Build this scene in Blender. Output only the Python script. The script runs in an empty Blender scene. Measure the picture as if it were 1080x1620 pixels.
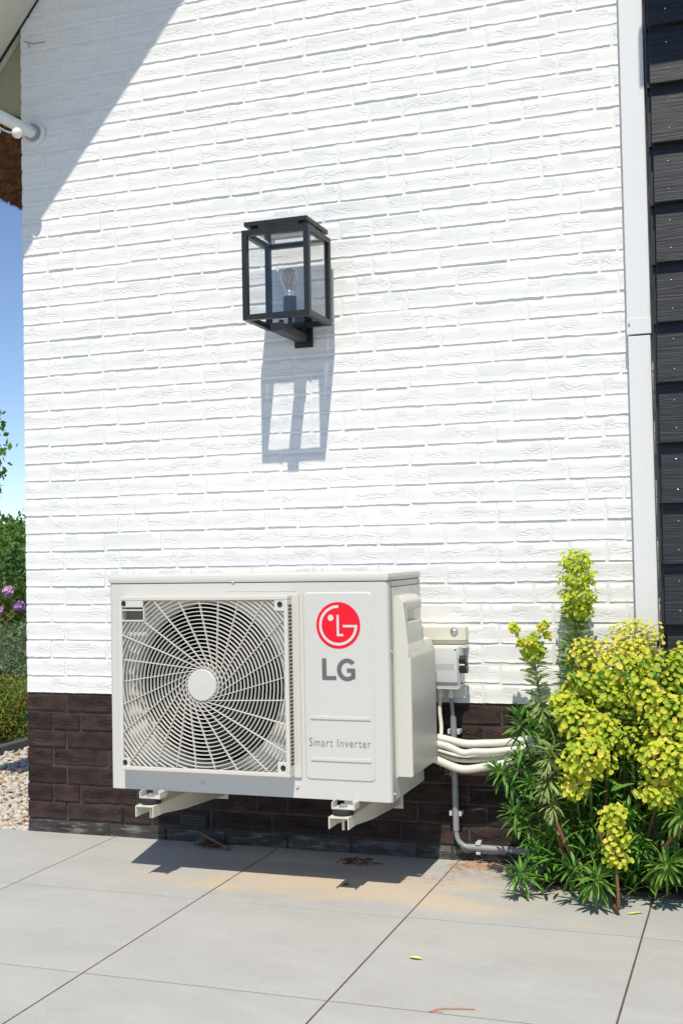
import bpy, bmesh, math, random
from mathutils import Vector, Matrix, noise
random.seed(7)
R = random.Random(11)
S = bpy.context.scene
col = S.collection
PI = math.pi

# ------------------------------------------------------------------ camera, sky, sun, exposure
def setup_view():
    loc = Vector((2.4538, -3.6122, 0.4793))
    yaw, pit, rol, f = -0.335796, 0.032548, -0.019372, 1875.36
    fw = Vector((math.sin(yaw)*math.cos(pit), math.cos(yaw)*math.cos(pit), math.sin(pit)))
    r = Vector((math.cos(yaw), -math.sin(yaw), 0)); u = r.cross(fw)
    r2 = r*math.cos(rol) + u*math.sin(rol); u2 = -r*math.sin(rol) + u*math.cos(rol)
    cd = bpy.data.cameras.new('camera'); co = bpy.data.objects.new('camera', cd); col.objects.link(co)
    m = Matrix((( r2.x, u2.x, -fw.x, loc.x), (r2.y, u2.y, -fw.y, loc.y), (r2.z, u2.z, -fw.z, loc.z), (0, 0, 0, 1)))
    co.matrix_world = m
    cd.sensor_fit = 'VERTICAL'; cd.sensor_height = 36; cd.lens = f/1620*36
    cd.clip_start = .05; cd.clip_end = 2000
    S.camera = co
    SUN = Vector((-0.20, 1.0, -1.70)).normalized()          # direction the light travels
    elev = math.asin(-SUN.z)
    az = math.atan2(-SUN.x, -SUN.y)                          # towards the sun, from +Y clockwise
    w = bpy.data.worlds.new('World'); S.world = w; w.use_nodes = True
    nt = w.node_tree; bg = nt.nodes['Background']
    sky = nt.nodes.new('ShaderNodeTexSky'); sky.sky_type = 'NISHITA'; sky.sun_disc = False
    sky.sun_elevation = elev; sky.sun_rotation = az; sky.altitude = 0
    sky.air_density = .7; sky.dust_density = .05; sky.ozone_density = 2.5
    nt.links.new(sky.outputs[0], bg.inputs[0]); bg.inputs[1].default_value = SKY
    ld = bpy.data.lights.new('sun', 'SUN'); ld.energy = SUNE; ld.angle = math.radians(.55); ld.color = (1, .94, .815)
    lo = bpy.data.objects.new('sun', ld); col.objects.link(lo)
    lo.rotation_euler = SUN.to_track_quat('-Z', 'Y').to_euler(); lo.location = (3, -6, 8)
    S.view_settings.view_transform = 'Standard'; S.view_settings.look = 'None'
    S.view_settings.gamma = 1; S.view_settings.use_curve_mapping = False
    S.view_settings.exposure = EXPO
    S.render.engine = 'CYCLES'
    S.cycles.max_bounces = 8; S.cycles.transparent_max_bounces = 12
SKY = .118; SUNE = 3.45; EXPO = .34
setup_view()

# ------------------------------------------------------------------ materials
def mat(name, c, rough=.7, metal=0, spec=None, var=None, vscale=8, bump=0, bscale=60, stretch=(1, 1, 1), rnd=0, transl=0, detail=4):
    m = bpy.data.materials.new(name); m.use_nodes = True
    nt = m.node_tree; N = nt.nodes; L = nt.links; b = N['Principled BSDF']
    b.inputs['Base Color'].default_value = (*c, 1); b.inputs['Roughness'].default_value = rough
    b.inputs['Metallic'].default_value = metal
    if spec is not None: b.inputs['Specular IOR Level'].default_value = spec
    geo = N.new('ShaderNodeNewGeometry'); mp = N.new('ShaderNodeMapping'); mp.inputs['Scale'].default_value = stretch
    L.new(geo.outputs['Position'], mp.inputs['Vector'])
    colout = None
    if var:
        n = N.new('ShaderNodeTexNoise'); n.inputs['Scale'].default_value = vscale; n.inputs['Detail'].default_value = detail
        L.new(mp.outputs[0], n.inputs['Vector'])
        cr = N.new('ShaderNodeValToRGB'); cr.color_ramp.elements[0].position = .34; cr.color_ramp.elements[1].position = .66
        cr.color_ramp.elements[0].color = (*c, 1); cr.color_ramp.elements[1].color = (*var, 1)
        L.new(n.outputs['Fac'], cr.inputs[0]); colout = cr.outputs[0]
    if rnd:
        oi = N.new('ShaderNodeObjectInfo'); hs = N.new('ShaderNodeHueSaturation'); mr = N.new('ShaderNodeMapRange')
        mr.inputs['To Min'].default_value = 1-rnd; mr.inputs['To Max'].default_value = 1+rnd
        L.new(oi.outputs['Random'], mr.inputs['Value']); L.new(mr.outputs[0], hs.inputs['Value'])
        if colout: L.new(colout, hs.inputs['Color'])
        else: hs.inputs['Color'].default_value = (*c, 1)
        colout = hs.outputs[0]
    if colout: L.new(colout, b.inputs['Base Color'])
    if bump:
        n2 = N.new('ShaderNodeTexNoise'); n2.inputs['Scale'].default_value = bscale; n2.inputs['Detail'].default_value = 5
        L.new(mp.outputs[0], n2.inputs['Vector'])
        bp = N.new('ShaderNodeBump'); bp.inputs['Strength'].default_value = 1; bp.inputs['Distance'].default_value = bump
        L.new(n2.outputs['Fac'], bp.inputs['Height']); L.new(bp.outputs[0], b.inputs['Normal'])
    if transl:
        tr = N.new('ShaderNodeBsdfTranslucent'); mx = N.new('ShaderNodeMixShader'); mx.inputs[0].default_value = transl
        if colout: L.new(colout, tr.inputs[0])
        else: tr.inputs[0].default_value = (*c, 1)
        L.new(b.outputs[0], mx.inputs[1]); L.new(tr.outputs[0], mx.inputs[2])
        L.new(mx.outputs[0], N['Material Output'].inputs[0])
    return m

def node_math(N, L, op, a, b=None, c=None, clamp=False):
    n = N.new('ShaderNodeMath'); n.operation = op; n.use_clamp = clamp
    for i, v in enumerate((a, b, c)):
        if v is None: continue
        if isinstance(v, (int, float)): n.inputs[i].default_value = v
        else: L.new(v, n.inputs[i])
    return n.outputs[0]

def brick_mat(name, c1, c2, rough, crease=.0022, grain=.0006, lime=0, rnd=0, grit=None):
    """hand-formed brick: irregular folds (crease lines) and grain in world space"""
    m = bpy.data.materials.new(name); m.use_nodes = True
    nt = m.node_tree; N = nt.nodes; L = nt.links; b = N['Principled BSDF']
    b.inputs['Roughness'].default_value = rough; b.inputs['Specular IOR Level'].default_value = .3
    geo = N.new('ShaderNodeNewGeometry')
    def noise_tex(scale, stretch, detail=2, off=(0, 0, 0)):
        mp = N.new('ShaderNodeMapping'); mp.inputs['Scale'].default_value = stretch; mp.inputs['Location'].default_value = off
        L.new(geo.outputs['Position'], mp.inputs['Vector'])
        n = N.new('ShaderNodeTexNoise'); n.inputs['Scale'].default_value = scale; n.inputs['Detail'].default_value = detail
        L.new(mp.outputs[0], n.inputs['Vector']); return n.outputs['Fac']
    n1 = noise_tex(1, (24, 8, 75), 2.5)
    ridge = node_math(N, L, 'ABSOLUTE', node_math(N, L, 'SUBTRACT', n1, .5))
    line = node_math(N, L, 'SUBTRACT', 1, node_math(N, L, 'DIVIDE', ridge, .075), clamp=True)
    mask = node_math(N, L, 'MULTIPLY_ADD', noise_tex(1, (9, 9, 22), 1, (3, 1, 7)), 7, -3.1, clamp=True)
    # the folds sit in the middle of the brick height (course height .0622)
    sep = N.new('ShaderNodeSeparateXYZ'); L.new(geo.outputs['Position'], sep.inputs[0])
    fr = node_math(N, L, 'FRACT', node_math(N, L, 'DIVIDE', node_math(N, L, 'ADD', sep.outputs[2], .0622*20), .0622))
    mid = node_math(N, L, 'SUBTRACT', 1.15, node_math(N, L, 'MULTIPLY', node_math(N, L, 'ABSOLUTE', node_math(N, L, 'SUBTRACT', fr, .43)), 3.4), clamp=True)
    cre = node_math(N, L, 'MULTIPLY', node_math(N, L, 'MULTIPLY', line, mask), mid)
    gr = noise_tex(1, (160, 160, 260), 5)
    big = noise_tex(1, (18, 18, 40), 2, (5, 5, 5))
    h = node_math(N, L, 'MULTIPLY_ADD', cre, -crease, node_math(N, L, 'MULTIPLY_ADD', gr, grain, node_math(N, L, 'MULTIPLY', big, .0010)))
    bp = N.new('ShaderNodeBump'); bp.inputs['Distance'].default_value = 1; bp.inputs['Strength'].default_value = 1
    L.new(h, bp.inputs['Height']); L.new(bp.outputs[0], b.inputs['Normal'])
    cr = N.new('ShaderNodeValToRGB'); cr.color_ramp.elements[0].position = .35; cr.color_ramp.elements[1].position = .68
    cr.color_ramp.elements[0].color = (*c1, 1); cr.color_ramp.elements[1].color = (*c2, 1)
    L.new(noise_tex(1, (14, 14, 30), 6, (9, 0, 2)), cr.inputs[0]); out = cr.outputs[0]
    if rnd:
        oi = N.new('ShaderNodeObjectInfo'); hs = N.new('ShaderNodeHueSaturation'); mr = N.new('ShaderNodeMapRange')
        mr.inputs['To Min'].default_value = 1-rnd; mr.inputs['To Max'].default_value = 1+rnd
        L.new(oi.outputs['Random'], mr.inputs['Value']); L.new(mr.outputs[0], hs.inputs['Value']); L.new(out, hs.inputs['Color']); out = hs.outputs[0]
    if lime:
        mx = N.new('ShaderNodeMix'); mx.data_type = 'RGBA'; mx.inputs['B'].default_value = (.27, .26, .245, 1)
        f = node_math(N, L, 'MULTIPLY_ADD', noise_tex(1, (13, 13, 60), 8, (2, 2, 2)), 3.4, -1.75+lime, clamp=True)
        L.new(f, mx.inputs['Factor']); L.new(out, mx.inputs['A']); out = mx.outputs['Result']
    if grit:
        mx = N.new('ShaderNodeMix'); mx.data_type = 'RGBA'; mx.inputs['B'].default_value = (*grit, 1)
        f = node_math(N, L, 'MULTIPLY_ADD', noise_tex(1, (60, 60, 90), 4, (4, 8, 2)), 9, -6.1, clamp=True)
        L.new(f, mx.inputs['Factor']); L.new(out, mx.inputs['A']); out = mx.outputs['Result']
    L.new(out, b.inputs['Base Color'])
    return m

M = {}
M['white'] = brick_mat('white_paint_brick', (.775, .762, .738), (.81, .798, .775), .65, crease=.0013, grain=.0004)
M['white_mortar'] = mat('white_paint_mortar', (.79, .782, .765), .65, bump=.0012, bscale=110)
M['dark'] = brick_mat('dark_brown_brick', (.021, .0125, .0105), (.050, .029, .024), .8, crease=.005, grain=.0012, rnd=.35, grit=(.12, .08, .065))
M['dark_mortar'] = mat('dark_mortar', (.048, .041, .038), .9, var=(.07, .061, .056), vscale=30, bump=.003, bscale=160)
M['foot_brick'] = brick_mat('lime_stained_brick', (.05, .043, .041), (.085, .077, .072), .85, crease=.004, grain=.0016, lime=.05, rnd=.35)
M['cream'] = mat('cream_coated_steel', (.63, .607, .555), .42, bump=.00015, bscale=300)
M['cream_plastic'] = mat('cream_plastic', (.65, .622, .56), .5)
M['cream_cover'] = mat('cream_moulded_cover', (.63, .603, .53), .38)
M['ivory'] = mat('ivory_bracket', (.70, .68, .57), .45)
M['seam'] = mat('seam_shadow_gap', (.06, .058, .05), .8)
M['fan'] = mat('fan_plastic', (.016, .016, .017), .5)
M['inside'] = mat('unit_interior', (.01, .01, .01), .8)
M['hole'] = mat('dark_hole', (.02, .02, .02), .8)
M['red'] = mat('logo_red', (.84, .012, .030), .5, spec=.2)
M['logo_pale'] = mat('logo_pale', (.72, .66, .60), .4)
M['letter'] = mat('letter_grey', (.13, .135, .14), .5)
M['letter2'] = mat('letter_light_grey', (.2, .2, .2), .5)
M['black_metal'] = mat('black_powder_coat', (.016, .016, .018), .42, bump=.0001, bscale=900)
M['rubber'] = mat('rubber', (.02, .02, .022), .7)
M['zinc'] = mat('zinc', (.62, .62, .62), .35, metal=.9)
M['pvc_grey'] = mat('grey_pvc', (.25, .255, .27), .45, var=(.30, .305, .32), vscale=12)
M['clip'] = mat('clip_grey', (.55, .55, .56), .5)
M['white_pvc'] = mat('white_pvc', (.74, .735, .69), .38)
M['cable_white'] = mat('white_cable_sleeve', (.76, .73, .66), .5, var=(.7, .66, .58), vscale=10)
M['casing'] = mat('white_painted_casing', (.735, .73, .715), .5, bump=.0003, bscale=30)
M['knob'] = mat('black_knob', (.012, .012, .012), .35)
M['box_grey'] = mat('light_grey_box', (.6, .6, .585), .45)
M['soffit'] = mat('beige_soffit', (.62, .60, .50), .6, var=(.56, .54, .44), vscale=5)
M['soffit_shaded'] = mat('shaded_beige_soffit', (.36, .33, .21), .6)  # same beige darkened: the eave panel's shade is put into its colour
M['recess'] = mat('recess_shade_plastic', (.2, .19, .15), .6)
M['brown_trim'] = mat('brown_trim', (.05, .022, .015), .6)
M['thatch'] = mat('thatch', (.10, .045, .014), .95, var=(.25, .12, .04), vscale=3, bump=.02, bscale=5, stretch=(1, 10, 30))
M['socket'] = mat('lamp_socket', (.03, .03, .035), .5)
M['filament'] = mat('filament', (.95, .36, .10), .4)
M['stem_green'] = mat('stem_green', (.14, .2, .05), .6)
M['stem_red'] = mat('stem_red', (.22, .085, .04), .65, var=(.15, .09, .04), vscale=30)
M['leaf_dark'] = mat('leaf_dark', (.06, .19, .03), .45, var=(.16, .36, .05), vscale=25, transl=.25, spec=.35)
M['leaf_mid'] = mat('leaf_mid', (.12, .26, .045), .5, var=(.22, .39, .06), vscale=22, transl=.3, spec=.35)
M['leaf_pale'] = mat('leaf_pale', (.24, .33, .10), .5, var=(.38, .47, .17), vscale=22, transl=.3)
M['bract'] = mat('bract', (.60, .66, .04), .5, var=(.80, .78, .07), vscale=20, transl=.42)
M['bract_green'] = mat('bract_green', (.36, .52, .04), .5, var=(.56, .66, .05), vscale=25, transl=.42)
M['bract_gold'] = mat('bract_gold', (.80, .70, .08), .5, var=(.90, .72, .16), vscale=25, transl=.35)
M['flower_eye'] = mat('flower_eye', (.72, .50, .05), .5)
M['dry'] = mat('dry_needles', (.62, .30, .15), .8, var=(.5, .26, .13), vscale=40)
M['dry_leaf'] = mat('dry_leaf', (.11, .04, .02), .8)
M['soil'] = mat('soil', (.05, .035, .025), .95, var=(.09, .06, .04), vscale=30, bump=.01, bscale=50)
M['yellow_leaf'] = mat('yellow_leaf', (.75, .68, .2), .6)
M['garden'] = mat('lawn', (.05, .10, .02), .9, var=(.08, .13, .03), vscale=3)
M['curb'] = mat('curb_concrete', (.07, .075, .08), .8, var=(.1, .1, .105), vscale=10)
M['pebble1'] = mat('pebble_pale', (.52, .45, .36), .8, var=(.62, .56, .48), vscale=20)
M['pebble2'] = mat('pebble_tan', (.42, .28, .17), .8, var=(.5, .36, .24), vscale=20)
M['pebble3'] = mat('pebble_white', (.6, .58, .54), .8, var=(.42, .40, .37), vscale=20)
M['screw_white'] = mat('shiny_screw', (.8, .8, .8), .2, metal=1)

def tile_mat():
    m = bpy.data.materials.new('grey_porcelain_tile'); m.use_nodes = True
    nt = m.node_tree; N = nt.nodes; L = nt.links; b = N['Principled BSDF']; b.inputs['Roughness'].default_value = .62
    b.inputs['Specular IOR Level'].default_value = .35
    geo = N.new('ShaderNodeNewGeometry'); oi = N.new('ShaderNodeObjectInfo')
    ad = N.new('ShaderNodeVectorMath'); ad.operation = 'ADD'; L.new(geo.outputs['Position'], ad.inputs[0])
    sc = N.new('ShaderNodeVectorMath'); sc.operation = 'SCALE'; sc.inputs[0].default_value = (17, 31, 9); L.new(oi.outputs['Random'], sc.inputs['Scale'])
    L.new(sc.outputs[0], ad.inputs[1])
    def nz(vec, scale, stretch, detail=4, rough=.55, dist=0):
        mp = N.new('ShaderNodeMapping'); mp.inputs['Scale'].default_value = stretch; L.new(vec, mp.inputs[0])
        n = N.new('ShaderNodeTexNoise'); n.inputs['Scale'].default_value = scale; n.inputs['Detail'].default_value = detail
        n.inputs['Roughness'].default_value = rough; n.inputs['Distortion'].default_value = dist
        L.new(mp.outputs[0], n.inputs['Vector']); return n.outputs['Fac']
    a = nz(ad.outputs[0], 2.2, (1, 2.2, 1), 6, .6, .6)
    cr = N.new('ShaderNodeValToRGB'); e = cr.color_ramp.elements
    e[0].position = .3; e[0].color = (.43, .418, .395, 1); e[1].position = .72; e[1].color = (.49, .478, .455, 1)
    L.new(a, cr.inputs[0]); out = cr.outputs[0]
    def mix(fac, colr, mode='MIX'):
        nonlocal out
        mx = N.new('ShaderNodeMix'); mx.data_type = 'RGBA'; mx.blend_type = mode; mx.inputs['B'].default_value = (*colr, 1)
        L.new(fac, mx.inputs['Factor']); L.new(out, mx.inputs['A']); out = mx.outputs['Result']
    # pale veins
    v = nz(ad.outputs[0], 1.3, (1, 2.6, 1), 3, .5, 1.2)
    vr = node_math(N, L, 'SUBTRACT', 1, node_math(N, L, 'DIVIDE', node_math(N, L, 'ABSOLUTE', node_math(N, L, 'SUBTRACT', v, .5)), .008), clamp=True)
    mix(node_math(N, L, 'MULTIPLY', vr, .22), (.55, .55, .53))
    # fine speckle
    sp = nz(geo.outputs['Position'], 220, (1, 1, 1), 3, .7)
    mix(node_math(N, L, 'MULTIPLY_ADD', sp, 1.8, -.9, clamp=True), (.27, .27, .26))
    cl = nz(geo.outputs['Position'], 9, (1, 1.5, 1), 8, .72)
    mix(node_math(N, L, 'MULTIPLY_ADD', cl, 1.1, -.52, clamp=True), (.55, .54, .51))
    mix(node_math(N, L, 'MULTIPLY_ADD', cl, -1.2, .50, clamp=True), (.29, .29, .285))
    # blown orange sand lying along the foot of the wall: a band with ragged edge
    sep = N.new('ShaderNodeSeparateXYZ'); L.new(geo.outputs['Position'], sep.inputs[0])
    rag = nz(geo.outputs['Position'], 5, (1, 1.6, 1), 7, .65, .3)
    yy = node_math(N, L, 'ADD', sep.outputs[1], .36)
    dy = node_math(N, L, 'DIVIDE', node_math(N, L, 'ABSOLUTE', yy), .15)
    dx = node_math(N, L, 'DIVIDE', node_math(N, L, 'ABSOLUTE', node_math(N, L, 'SUBTRACT', sep.outputs[0], 1.30)), .60)
    dd = node_math(N, L, 'MAXIMUM', dy, dx)
    f = node_math(N, L, 'ADD', node_math(N, L, 'SUBTRACT', 1, dd), node_math(N, L, 'MULTIPLY_ADD', rag, 2.6, -1.25))
    f = node_math(N, L, 'MULTIPLY', f, 1.5, clamp=True)
    gr = nz(geo.outputs['Position'], 60, (1, 1, 1), 5, .7)
    mix(node_math(N, L, 'MULTIPLY', f, node_math(N, L, 'MULTIPLY_ADD', gr, 1.6, -.1, clamp=True)), (.62, .49, .34))
    L.new(out, b.inputs['Base Color'])
    bp = N.new('ShaderNodeBump'); bp.inputs['Distance'].default_value = .0006; L.new(sp, bp.inputs['Height']); L.new(bp.outputs[0], b.inputs['Normal'])
    return m
M['tile'] = tile_mat()
M['grout'] = mat('brown_grey_grout', (.085, .068, .05), .95, var=(.13, .105, .08), vscale=25, bump=.002, bscale=200)

def cladding_mat():
    m = bpy.data.materials.new('black_stained_timber'); m.use_nodes = True
    nt = m.node_tree; N = nt.nodes; L = nt.links; b = N['Principled BSDF']; b.inputs['Roughness'].default_value = .5
    b.inputs['Specular IOR Level'].default_value = .4
    geo = N.new('ShaderNodeNewGeometry'); oi = N.new('ShaderNodeObjectInfo')
    ad = N.new('ShaderNodeVectorMath'); ad.operation = 'ADD'; L.new(geo.outputs['Position'], ad.inputs[0])
    sc = N.new('ShaderNodeVectorMath'); sc.operation = 'SCALE'; sc.inputs[0].default_value = (7, 3, 11); L.new(oi.outputs['Random'], sc.inputs['Scale'])
    L.new(sc.outputs[0], ad.inputs[1])
    mp = N.new('ShaderNodeMapping'); mp.inputs['Scale'].default_value = (1.8, 10, 42); L.new(ad.outputs[0], mp.inputs[0])
    n = N.new('ShaderNodeTexNoise'); n.inputs['Scale'].default_value = 4; n.inputs['Detail'].default_value = 7; n.inputs['Distortion'].default_value = .8
    L.new(mp.outputs[0], n.inputs['Vector'])
    cr = N.new('ShaderNodeValToRGB'); e = cr.color_ramp.elements
    e[0].position = .35; e[0].color = (.008, .009, .012, 1); e[1].position = .75; e[1].color = (.027, .029, .037, 1)
    L.new(n.outputs['Fac'], cr.inputs[0]); L.new(cr.outputs[0], b.inputs['Base Color'])
    bp = N.new('ShaderNodeBump'); bp.inputs['Distance'].default_value = .0015; L.new(n.outputs['Fac'], bp.inputs['Height']); L.new(bp.outputs[0], b.inputs['Normal'])
    return m
M['clad'] = cladding_mat()

def glass_mat(name, tint=(.975, .985, .99), base=.035, pw=5):
    m = bpy.data.materials.new(name); m.use_nodes = True
    nt = m.node_tree; N = nt.nodes; L = nt.links; N.remove(N['Principled BSDF'])
    t = N.new('ShaderNodeBsdfTransparent'); t.inputs[0].default_value = (*tint, 1)
    g = N.new('ShaderNodeBsdfGlossy'); g.inputs['Roughness'].default_value = .02
    fr = N.new('ShaderNodeLayerWeight'); fr.inputs[0].default_value = .5
    fo = node_math(N, L, 'MULTIPLY_ADD', node_math(N, L, 'POWER', fr.outputs['Facing'], pw), .9, base, clamp=True)
    mx = N.new('ShaderNodeMixShader'); L.new(fo, mx.inputs[0]); L.new(t.outputs[0], mx.inputs[1]); L.new(g.outputs[0], mx.inputs[2])
    L.new(mx.outputs[0], N['Material Output'].inputs[0]); return m
M['glass'] = glass_mat('lamp_glass')
M['bulb_glass'] = glass_mat('bulb_glass', (.90, .90, .90), .11, 2.5)

# ------------------------------------------------------------------ mesh helpers
class MB:
    def __init__(s): s.v = []; s.f = []; s.m = []
    def add(s, vs, fs, mi=0):
        o = len(s.v); s.v += [tuple(v) for v in vs]; s.f += [tuple(i+o for i in f) for f in fs]; s.m += [mi]*len(fs)
    def box(s, x0, x1, y0, y1, z0, z1, mi=0, bev=0):
        if bev <= 0:
            s.add([(x0,y0,z0),(x1,y0,z0),(x1,y1,z0),(x0,y1,z0),(x0,y0,z1),(x1,y0,z1),(x1,y1,z1),(x0,y1,z1)],
                  [(0,3,2,1),(4,5,6,7),(0,1,5,4),(1,2,6,5),(2,3,7,6),(3,0,4,7)], mi); return
        bm = bmesh.new(); bmesh.ops.create_cube(bm, size=1)
        for v in bm.verts: v.co = Vector(((x0+x1)/2+v.co.x*(x1-x0), (y0+y1)/2+v.co.y*(y1-y0), (z0+z1)/2+v.co.z*(z1-z0)))
        bmesh.ops.bevel(bm, geom=bm.edges[:], offset=bev, segments=2, profile=.6, affect='EDGES')
        bm.verts.index_update(); s.add([v.co[:] for v in bm.verts], [[v.index for v in f.verts] for f in bm.faces], mi); bm.free()
    def prism(s, poly, a0, a1, axis='y', mi=0):
        """poly in the two other axes (axis y: (x,z); axis x: (y,z); axis z: (x,y)) extruded a0..a1"""
        def P(p, a): return {'y': (p[0], a, p[1]), 'x': (a, p[0], p[1]), 'z': (p[0], p[1], a)}[axis]
        n = len(poly); s.add([P(p, a0) for p in poly]+[P(p, a1) for p in poly],
              [tuple(range(n)), tuple(range(2*n-1, n-1, -1))]+[(i, (i+n), (i+1) % n+n, (i+1) % n) for i in range(n)], mi)
    def tube(s, pts, r, n=8, mi=0, cap=True):
        pts = [Vector(p) for p in pts]; rs = r if isinstance(r, (list, tuple)) else [r]*len(pts)
        up = Vector((0, 0, 1)); prev = None; vs = []; fs = []
        for i, p in enumerate(pts):
            t = (pts[min(i+1, len(pts)-1)]-pts[max(i-1, 0)]).normalized()
            if prev is None: a = t.cross(up) if abs(t.z) < .95 else t.cross(Vector((1, 0, 0)))
            else: a = prev - t*prev.dot(t)
            a.normalize(); prev = a; b = t.cross(a)
            for k in range(n):
                q = 2*PI*k/n; vs.append(p+(a*math.cos(q)+b*math.sin(q))*rs[i])
        for i in range(len(pts)-1):
            for k in range(n): fs.append((i*n+k, i*n+(k+1) % n, (i+1)*n+(k+1) % n, (i+1)*n+k))
        if cap: fs.append(tuple(range(n-1, -1, -1))); fs.append(tuple((len(pts)-1)*n+k for k in range(n)))
        s.add(vs, fs, mi)
    def cyl(s, p0, p1, r, n=16, mi=0): s.tube([p0, p1], r, n, mi)
    def lathe(s, c, prof, axis=(0, 0, 1), n=20, mi=0):
        ax = Vector(axis).normalized(); a = ax.orthogonal().normalized(); b = ax.cross(a); c = Vector(c); vs = []; fs = []
        for h, r in prof:
            for k in range(n):
                q = 2*PI*k/n; vs.append(c+ax*h+(a*math.cos(q)+b*math.sin(q))*r)
        for i in range(len(prof)-1):
            for k in range(n): fs.append((i*n+k, i*n+(k+1) % n, (i+1)*n+(k+1) % n, (i+1)*n+k))
        s.add(vs, fs, mi)
    def mesh(s, name, mats, smooth=False):
        me = bpy.data.meshes.new(name); me.from_pydata(s.v, [], s.f)
        if not isinstance(mats, (list, tuple)): mats = [mats]
        for m in mats: me.materials.append(m)
        if len(mats) > 1: me.polygons.foreach_set('material_index', s.m)
        if smooth:
            me.polygons.foreach_set('use_smooth', [True]*len(me.polygons))
        me.update(); return me
    def build(s, name, mats, parent=None, smooth=False, fix=True, sharp=None):
        me = s.mesh(name, mats, smooth)
        if fix:
            bm = bmesh.new(); bm.from_mesh(me); bmesh.ops.recalc_face_normals(bm, faces=bm.faces[:]); bm.to_mesh(me); bm.free()
        if smooth and sharp: me.set_sharp_from_angle(angle=math.radians(sharp))
        return link(name, me, parent)
def link(name, me, parent=None):
    o = bpy.data.objects.new(name, me); col.objects.link(o)
    if parent is not None:
        o.parent = parent; o.matrix_parent_inverse = Matrix.Translation(-Vector(parent.location)) if parent.type == 'EMPTY' else Matrix()
    return o
def thing(name, label, cat, loc=(0, 0, 0), group=None):
    o = bpy.data.objects.new(name, None); o.empty_display_size = .05; col.objects.link(o); o.location = loc
    o['label'] = label; o['category'] = cat
    if group: o['group'] = group
    return o
def tag(o, label, cat, group=None):
    o['label'] = label; o['category'] = cat
    if group: o['group'] = group
    return o
def struct(o): o['kind'] = 'structure'; return o
def stuff(o): o['kind'] = 'stuff'; return o
def smoothpath(pts, n=6):
    P = [Vector(p) for p in pts]; P = [P[0]*2-P[1]]+P+[P[-1]*2-P[-2]]; out = []
    for i in range(1, len(P)-2):
        for k in range(n):
            t = k/n; a, b, c, d = P[i-1:i+3]
            out.append(.5*((2*b)+(c-a)*t+(2*a-5*b+4*c-d)*t*t+(3*b-a-3*c+d)*t**3))
    out.append(P[-2]); return out

ZG = -.487            # paving level; z = 0 is the line between white paint and dark plinth
H = .0622             # course height

# ------------------------------------------------------------------ ground
g = MB(); g.add([(-400,-400,ZG-.03),(400,-400,ZG-.03),(400,400,ZG-.03),(-400,400,ZG-.03)], [(0,1,2,3)])
struct(g.build('ground', M['garden']))
g = MB(); g.box(-2.07, 5.18, -5.99, .004, ZG-.05, ZG-.0016)
patio = struct(g.build('patio', M['grout']))
g = MB(); g.box(-9, 14, -26, -6.02, ZG-.05, ZG-.004); g.box(5.19, 14, -6.0, -.5, ZG-.05, ZG-.004); g.box(-9, -2.08, -6.0, -.5, ZG-.05, ZG-.004)
struct(g.build('bounce_paving', M['tile']))  # unseen pale paving, added to bounce fill light onto the wall
TX, TY, TS = .350, -.588, .603
tile_cache = {}
def tile_mesh(w, d):
    k = (round(w, 3), round(d, 3))
    if k not in tile_cache:
        b = MB(); j = .0023; e = .0004
        b.add([(j,j,-.02),(w-j,j,-.02),(w-j,d-j,-.02),(j,d-j,-.02),(j,j,-e),(w-j,j,-e),(w-j,d-j,-e),(j,d-j,-e),
               (j+e,j+e,0),(w-j-e,j+e,0),(w-j-e,d-j-e,0),(j+e,d-j-e,0)],
              [(0,1,5,4),(1,2,6,5),(2,3,7,6),(3,0,4,7),(4,5,9,8),(5,6,10,9),(6,7,11,10),(7,4,8,11),(8,9,10,11)])
        tile_cache[k] = b.mesh('tile', M['tile'])
    return tile_cache[k]
for i in range(-4, 8):
    for j in range(0, 9):
        y1 = TY - (j-1)*TS; y0 = y1-TS
        if j == 0: y1 = .002
        x0 = TX+i*TS
        o = link('tile', tile_mesh(TS, y1-y0), patio)
        o.location = (x0, y0, ZG+R.uniform(-.0003, .0003))
# gravel strip beside the house
g = MB(); g.box(-1.08, -.002, .006, 6, ZG-.05, ZG-.012)
struct(g.build('gravel_bed', M['pebble2']))
def pebbles():
    b = MB(); base = [(1,0,0),(-1,0,0),(0,1,0),(0,-1,0),(0,0,1),(0,0,-1)]
    fs = [(0,2,4),(2,1,4),(1,3,4),(3,0,4),(2,0,5),(1,2,5),(3,1,5),(0,3,5)]
    # subdivided octahedron
    vs = [Vector(v) for v in base]; f2 = []; mid = {}
    def md(i, j):
        k = (min(i, j), max(i, j))
        if k not in mid: vs.append((vs[i]+vs[j]).normalized()); mid[k] = len(vs)-1
        return mid[k]
    for a, c, d in fs:
        x, y, z = md(a, c), md(c, d), md(d, a); f2 += [(a, x, z), (x, c, y), (z, y, d), (x, y, z)]
    for k in range(9000):
        y = .012+R.random()**1.6*2.6; x = -R.random()*1.07-.004
        s = R.uniform(.006, .015); ang = R.random()*PI; ca, sa = math.cos(ang), math.sin(ang)
        sx, sy, sz = s*R.uniform(.8, 1.4), s*R.uniform(.6, 1), s*R.uniform(.45, .8); zz = ZG-.006+R.uniform(-.006, .008)
        b.add([(x+ca*v.x*sx-sa*v.y*sy, y+sa*v.x*sx+ca*v.y*sy, zz+v.z*sz) for v in vs], f2, R.choice((0, 0, 1, 2, 2)))
    return b.build('gravel', [M['pebble1'], M['pebble2'], M['pebble3']], smooth=True, fix=False)
gv = stuff(pebbles()); tag(gv, 'cream and tan pebbles filling the strip beside the house corner', 'gravel')
kerb = thing('garden_kerb', 'dark concrete kerb between the pebbles and the planted bed', 'kerb', (-1.1, 1, ZG))
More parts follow.
